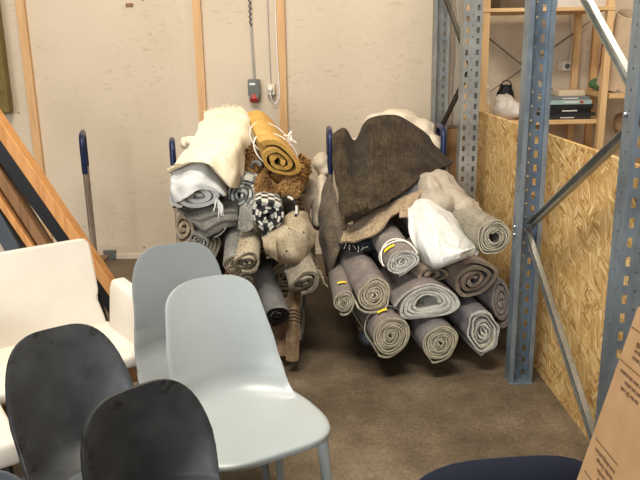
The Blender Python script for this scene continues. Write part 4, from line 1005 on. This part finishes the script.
# buried rolls that carry the upper ones
for i, (x, z, rr) in enumerate(((-.55, .30, .11), (-.30, .30, .11), (-.10, .33, .10), (-.52, .52, .1), (-.22, .55, .11), (-.05, .58, .09), (-.60, .66, .06))):
    spiral_roll('rolled_rug', (x, 3.62, z), (x+.01, 4.4, z+.02), rr, rr, turns=4, mats=mg, label=['grey rolled rug end low in the left pile behind the grey chair backs', 'grey rolled rug low in the left pile behind the smooth grey roll', 'grey rolled rug low in the left pile behind the striped hanging cloth', 'grey rolled rug under the small folded rugs at the left of the left pile', 'grey rolled rug behind the ragged beige roll', 'grey rolled rug behind the wide dotted beige roll', 'thin grey rolled rug just under the banded rug'][i], group='rolls buried inside the left pile', seed=40+i)
# ------------------------------------------------------------ chairs
def shell_chair(name, label, loc, yaw, shell, seatm, legm, wtop=.37, wmid=.44, wbot=.44, rtop=.15, seatw=.45, seatd=.44, zs=.455, zt=.83, recl=.10, group=None, skew=0, yb=.17, smudge=0, crown=2.6, seam=False, curv=.045):
    """local frame: sitter faces -y, seat front at -seatd/2"""
    g = root(name, loc, label, 'chair', group, yaw)
    bm = new(); nr, nc = 34, 22; rows = []
    SS = [(1-(1-math.sin(PI/2*i/16)**crown)**(1/crown))*rtop/(zt-zs) for i in range(3, 17)]
    SS = [q for q in SS if q < .9]
    SS += [SS[-1]+(1-SS[-1])*i/nr for i in range(1, nr+1)]
    for s in [min(1.0, q) for q in SS]:            # 0 top .. 1 seat junction
        q = max(0, (s-.8)/.2)*PI/2; s0 = min(s, .8)
        z = zt + (zs+.072-zt)*s0/.8 - .084*math.sin(q)
        yy = yb + recl*(1-s)**1.15 - .10*(1-math.cos(q))**1.1      # curves forward into the seat
        half = (wtop + (wmid-wtop)*min(1, s/.55) + (wbot-wmid)*max(0, (s-.55)/.45))/2
        d = (zt-z)/rtop
        cap = (1-(1-d)**crown)**(1/crown) if d < 1 else 1
        halfc = max(half*cap, .0)
        row = []
        for j in range(nc+1):
            t = (j/nc*2-1)
            x = halfc*t
            cur = curv*(x/half)**2*(.35+.65*s) + (.04*(abs(x)/half)**3*max(0, (s-.7)/.3))
            row.append(bm.verts.new((x, yy-cur, z + skew*x)))
        rows.append(row)
    grid_faces(bm, rows); bmesh.ops.recalc_face_normals(bm, faces=bm.faces)
    o = link('backrest', bm, shell, g, world=False)
    md = o.modifiers.new('t', 'SOLIDIFY'); md.thickness = .010; md.offset = 0
    md = o.modifiers.new('b', 'BEVEL'); md.width = .0035; md.segments = 2; md.limit_method = 'ANGLE'
    # seat: rounded outline lofted with a soft dish and a visible rim
    bm = new(); n = 72
    def outline(k, inset):
        a = 2*PI*k/n; e = 2/4.2
        cx, cy = math.cos(a), math.sin(a)
        x = (seatw/2-inset)*math.copysign(abs(cx)**e, cx); y = (seatd/2-inset)*math.copysign(abs(cy)**e, cy)
        x *= 1 - .10*max(0, y/(seatd/2))            # narrower at the back
        return x, y - .0
    levels = [(.20, .006), (.14, .003), (.08, .0), (.03, .002), (.012, .003), (.003, .0), (.0, -.005), (.001, -.022), (.006, -.028), (.02, -.03)]
    rings = []
    for ins, dz in levels:
        ring = []
        for k in range(n):
            x, y = outline(k, ins); f = -.010*math.exp(-((y+seatd/2)/.09)**2) if dz > -.01 else -.006*math.exp(-((y+seatd/2)/.09)**2)
            dish = -.008*(1-min(1, ins/.1)) if False else 0
            ring.append(bm.verts.new((x, y, zs+dz-.006*(ins > .07)+f+dish)))
        rings.append(ring)
    for a_, b_ in zip(rings, rings[1:]):
        for k in range(n): bm.faces.new((a_[k], b_[k], b_[(k+1) % n], a_[(k+1) % n]))
    bm.faces.new(rings[0]); bm.faces.new(rings[-1][::-1])
    bmesh.ops.recalc_face_normals(bm, faces=bm.faces)
    link('seat', bm, seatm, g, world=False)
    for sx in (-1, 1):
        for sy in (-1, 1):
            bm = new(); xt, yt = sx*(seatw/2-.045), sy*(seatd/2-.055)
            tube(bm, [(xt, yt, zs-.03), (xt+sx*.012, yt+sy*.015, zs*.5), (xt+sx*.03, yt+sy*.035, 0)], [.018, .0155, .011], 14)
            link('leg', bm, legm, g, world=False)
    return g
GG = 'grey shell chairs'; BG = 'black shell chairs'
shell_chair('shell_chair', 'light grey plastic shell chair in front, its white-lit seat fully visible', (-.175, 1.898, 0), R(28.3), M['greyplastic'], M['greyplastic'], M['greyplastic'], wtop=.279, wmid=.350, wbot=.374, rtop=.075, crown=2.79, recl=.107, zt=.816, curv=.068, seatw=.42, seatd=.41, group=GG)
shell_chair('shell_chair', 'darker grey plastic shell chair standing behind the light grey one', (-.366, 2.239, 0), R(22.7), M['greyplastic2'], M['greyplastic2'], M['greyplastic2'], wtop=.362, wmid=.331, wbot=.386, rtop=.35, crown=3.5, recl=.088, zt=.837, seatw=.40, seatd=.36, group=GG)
shell_chair('shell_chair', 'black shell chair in front of the cream armchair, leftmost of the two tall black backs', (-.517, 1.589, 0), R(35.2), M['blackshell'], M['seatgrey'], M['blackshell'], wtop=.319, wmid=.328, wbot=.306, rtop=.281, crown=3.5, recl=.111, zt=.787, curv=.088, seatw=.38, seatd=.38, group=BG, smudge=1)
shell_chair('shell_chair', 'black shell chair nearest the light grey chair, its front cut off by the frame', (-.261, 1.339, 0), R(41.6), M['blackshell'], M['seatgrey'], M['blackshell'], wtop=.358, wmid=.337, wbot=.25, rtop=.35, crown=3.5, recl=.03, zt=.767, curv=.09, seatw=.36, seatd=.36, group=BG, smudge=1)
shell_chair('shell_chair', 'dark slate shell chair at the bottom left corner, only its back corner visible', (-.50, .93, 0), R(41.6), M['slate'], M['seatgrey'], M['blackshell'], wtop=.358, wmid=.337, wbot=.25, rtop=.35, crown=3.5, recl=.03, zt=.80, curv=.09, seatw=.34, seatd=.34, group=BG)

# cream leather armchair
ac = root('armchair', (-.885, 2.395, 0), 'cream leather armchair with padded arms standing before the leaning boards', 'armchair', rz=R(36))
def lbox(name, lo, hi, bev, m, par, mat=None, seg=3):
    bm = new(); box(bm, lo, hi, 0, mat=mat); bmesh.ops.bevel(bm, geom=bm.edges[:], offset=bev, segments=seg, affect='EDGES', profile=.5)
    return link(name, bm, m, par, world=False)
# backrest: rounded-corner slab, slightly waisted where the arms pass
bm = new(); outl = [(-.30, .43), (.262, .43), (.250, .50), (.236, .56), (.246, .585), (.243, .70), (.240, .775), (.232, .795), (.214, .803), (-.28, .803), (-.30, .79)]
tm = Matrix.Translation((0, .20, .44)) @ Matrix.Rotation(R(-9), 4, 'X') @ Matrix.Translation((0, -.20, -.44))
fr_ = [bm.verts.new(tm @ Vector((x, .20-.10*max(0, x*x), z))) for x, z in outl]; bk2 = [bm.verts.new(tm @ Vector((x, .228-.10*max(0, x*x), z))) for x, z in outl]
bm.faces.new(fr_); bm.faces.new(bk2[::-1])
for k in range(len(outl)): bm.faces.new((fr_[k], bk2[k], bk2[(k+1) % len(outl)], fr_[(k+1) % len(outl)]))
bmesh.ops.recalc_face_normals(bm, faces=bm.faces); bmesh.ops.bevel(bm, geom=[e for e in bm.edges if len({round(v.co.y, 3) for v in e.verts}) < 3], offset=.007, segments=2, affect='EDGES')
link('backrest', bm, M['leather'], ac, world=False)
lbox('seat', (-.30, -.18, .405), (.275, .24, .455), .016, M['leather'], ac)
lbox('seat_frame', (-.28, -.14, .33), (.262, .22, .403), .006, M['brownwood'], ac)
for x0, x1 in ((.246, .32), (-.36, -.30)):
    bm = new()
    pf = [(.16, .42), (.145, .62), (.12, .655), (-.13, .64), (-.15, .60), (-.16, .42)]
    A_ = [bm.verts.new((x0+(.015 if z > .6 and x0 > 0 else 0), y, z)) for y, z in pf]; B_ = [bm.verts.new((x1, y, z)) for y, z in pf]
    bm.faces.new(A_); bm.faces.new(B_[::-1])
    for k in range(len(pf)): bm.faces.new((A_[k], B_[k], B_[(k+1) % len(pf)], A_[(k+1) % len(pf)]))
    bmesh.ops.recalc_face_normals(bm, faces=bm.faces); bmesh.ops.bevel(bm, geom=bm.edges[:], offset=.014, segments=3, affect='EDGES', profile=.5)
    link('armrest', bm, M['leather'], ac, world=False)
for sx in (-1, 1):
    for y in (-.12, .2):
        bm = new(); tube(bm, [(sx*.25, y, 0), (sx*.25, y, .335)], .012, 10); link('leg', bm, M['chrome'], ac, world=False)
bm = new(); tube(bm, smoothpath([(.262, .21, .43), (.256, .235, .52), (.25, .25, .62)], 6), .009, 8); link('back_bracket', bm, M['chrome'], ac, world=False)
bm = new(); tube(bm, [(-.29, -.20, .60), (-.285, -.20, .30), (-.27, -.17, 0)], .012, 8); link('front_bar', bm, M['chrome'], ac, world=False)
# strip of a cream stool at the far left
st = root('stool', (-1.03, 1.86, 0), 'cream padded stool seen as a strip between the left black chair and the frame edge', 'stool', rz=R(33))
lbox('seat', (-.17, -.15, .37), (.17, .15, .45), .02, M['leather'], st)
for sx in (-1, 1):
    for sy in (-1, 1):
        bm = new(); tube(bm, [(sx*.13, sy*.11, .375), (sx*.14, sy*.12, 0)], .012, 8); link('leg', bm, M['chrome'], st, world=False)

# navy velvet chair
nv = root('velvet_chair', (.33, 1.30, 0), 'navy velvet chair, only its rounded back top visible at the bottom edge', 'chair', rz=R(180+4))
def cushion(name, w, h, t, z0, y0, rx, m, par, rc=.1):
    bm = new(); n = 40; rings = []
    for lv, (ins, dy) in enumerate(((.05, 0), (.018, .006), (.004, .022), (0, t/2), (.004, t-.022), (.018, t-.006), (.05, t))):
        ring = []
        for k in range(n):
            a_ = 2*PI*k/n; e = 2/3.2; cx, cy = math.cos(a_), math.sin(a_)
            x = (w/2-ins)*math.copysign(abs(cx)**e, cx); z = (h/2-ins)*math.copysign(abs(cy)**e, cy)
            ring.append(bm.verts.new((x, y0+dy-.25*x*x, z0+h/2+z)))
        rings.append(ring)
    for a_, b_ in zip(rings, rings[1:]):
        for k in range(n): bm.faces.new((a_[k], a_[(k+1) % n], b_[(k+1) % n], b_[k]))
    bm.faces.new(rings[0][::-1]); bm.faces.new(rings[-1]); bmesh.ops.recalc_face_normals(bm, faces=bm.faces)
    return link(name, bm, m, par, world=False)
cushion('backrest', .40, .42, .06, .395, .19, 0, M['velvet'], nv)
lbox('seat', (-.23, -.22, .38), (.23, .20, .47), .035, M['velvet'], nv)
for sx in (-1, 1):
    for sy in (-1, 1):
        bm = new(); tube(bm, [(sx*.18, sy*.17, .385), (sx*.21, sy*.2, 0)], [.016, .010], 10); link('leg', bm, M['black'], nv, world=False)

# ------------------------------------------------------------ leaning boards at the left
def plank(name, label, pa, pb, t, y0, y1, mat, cat='board', L=None, group=None):
    """slab leaning to the left: its end faces the viewer. pa foot (x, z), pb top (x, z), t thickness below-left"""
    a_, b_ = Vector((pa[0], 0, pa[1])), Vector((pb[0], 0, pb[1])); d = (b_-a_).normalized(); nrm = Vector((-d.z, 0, d.x))
    if nrm.x > 0: nrm = -nrm
    bm = new(); q = [a_, b_, b_+nrm*t, a_+nrm*t]
    lo_ = [bm.verts.new((v.x, y0, max(.0, v.z))) for v in q]; hi_ = [bm.verts.new((v.x, y1, max(0, v.z))) for v in q]
    bm.faces.new(lo_); bm.faces.new(hi_[::-1])
    for k in range(4): bm.faces.new((lo_[k], hi_[k], hi_[(k+1) % 4], lo_[(k+1) % 4]))
    bmesh.ops.recalc_face_normals(bm, faces=bm.faces)
    bmesh.ops.bevel(bm, geom=bm.edges[:], offset=.004, segments=1, affect='EDGES')
    o = link(name, bm, mat, smooth=False); prop(o, label, cat, group); return o
Yp = 3.6
def XZ(x, y): v = P(x, y, Yp); return (v.x, v.z)
def ext(a_, b_):   # carry the line down to the floor and up out of view
    k = a_[1]/(b_[1]-a_[1]); f = (a_[0]-(b_[0]-a_[0])*k, .0)
    return f, (b_[0]+(b_[0]-a_[0])*.25, b_[1]+(b_[1]-a_[1])*.25)
f, t_ = ext(XZ(111, 283), XZ(1, 122)); plank('table_top', 'honey wood board edge, rightmost and topmost of the leaning boards', f, t_, .062, Yp, Yp+.09, M['orangewood'], 'board', group=None)
f, t_ = ext(XZ(90, 270), XZ(0, 142)); plank('black_board', 'black board leaning under the honey wood board', f, t_, .078, Yp+.02, Yp+.10, M['blackpanel'])
f, t_ = ext(XZ(48, 248), XZ(0, 172)); plank('brown_board', 'dark brown board leaning left of the black panel', f, t_, .05, Yp+.01, Yp+.1, M['brownwood'])
f, t_ = ext(XZ(35, 250), XZ(0, 198)); plank('honey_board', 'narrow brown wood board leaning lowest, next to the slate panels', f, t_, .033, Yp, Yp+.1, M['orangewood'])
f, t_ = ext(XZ(20, 250), XZ(0, 214)); plank('slate_panel', 'slate grey panel leaning at the far left behind the armchair', f, t_, .08, Yp, Yp+.1, M['slate'], 'panel')

# ------------------------------------------------------------ cardboard box with print
Ab = Vector((-.0222, -.9982, .0553)).normalized(); Bb = Vector((-.2590, -.0477, -.9647)); Bb = (Bb - Ab*Ab.dot(Bb)).normalized()
Nb = -Ab.cross(Bb).normalized()
O = C0 + (fw + rt*((637.5-320)/F) + up*((240-304)/F))*.86
Lb = (O.z-.02)/-Bb.z
cb = root('cardboard_box', O+Bb*Lb, 'tall tilted cardboard box with brown printed text at the lower right corner', 'box')
bm = new(); vs = []
Wd, Th = .34, .05
def bp(u, v, n_=0): return O + Ab*u + Bb*v + Nb*n_
c8 = [bp(u, v, n_) for n_ in (0, -Th) for u, v in ((0, 0), (Wd, 0), (Wd, Lb-.08), (0, Lb))]
vs = [bm.verts.new(c) for c in c8]
for q in ((0, 1, 2, 3), (7, 6, 5, 4), (0, 4, 5, 1), (1, 5, 6, 2), (2, 6, 7, 3), (3, 7, 4, 0)): bm.faces.new([vs[i] for i in q])
bmesh.ops.recalc_face_normals(bm, faces=bm.faces); bmesh.ops.bevel(bm, geom=bm.edges[:], offset=.003, segments=2, affect='EDGES')
link('carton', bm, M['board'], cb, smooth=False)
def text(s, u, v, size, name='printed_text', bold=0):
    """upside-down print: starts at u (far along the box) and reads back towards its edge"""
    cu = D.curves.new(name, 'FONT'); cu.body = s; cu.size = size; cu.extrude = .0002; cu.offset = bold; cu.align_x = 'LEFT'
    ob = D.objects.new(name, cu); COL.objects.link(ob); dg = bpy.context.evaluated_depsgraph_get()
    me = D.meshes.new_from_object(ob.evaluated_get(dg)); D.objects.remove(ob)
    X_, Y_ = -Ab, Bb            # reading direction, letter-up direction (upside down print)
    Nn = X_.cross(-Y_)
    yv = Bb
    m = Matrix((( X_.x, yv.x, Nb.x, 0), (X_.y, yv.y, Nb.y, 0), (X_.z, yv.z, Nb.z, 0), (0, 0, 0, 1)))
    o = D.objects.new(name, me); COL.objects.link(o); me.materials.append(M['ink'])
    me.transform(m); me.transform(Matrix.Translation(bp(u, v, .0006) - Vector(cb.location))); o.parent = cb; return o
def rule(u0, u1, v):
    bm = new(); q = [bp(u0, v, .0006), bp(u1, v, .0006), bp(u1, v+.0011, .0006), bp(u0, v+.0011, .0006)]
    bm.faces.new([bm.verts.new(c) for c in q]); link('printed_rule', bm, M['ink'], cb, smooth=False)
rule(.005, .072, .0268); rule(.005, .075, .0695); rule(.0125, .0785, .1727); rule(.0135, .079, .2174)
text('DESIGN AB', .072, .0385, .0085, bold=.0002)
text('www.design.se', .072, .0475, .007); text('care and advice', .074, .0555, .007)
text('For more information', .075, .0785, .0068); text('and care advice', .075, .087, .0068); text('see the QR code', .075, .0955, .0068)
text('www.design.se/care', .0785, .1815, .0072); text('Sweden, Europe', .0785, .190, .0072); text('Box, Sweden', .0785, .199, .0072); text('Design AB', .0785, .2075, .0072); text('ID', .0785, .2265, .0072)
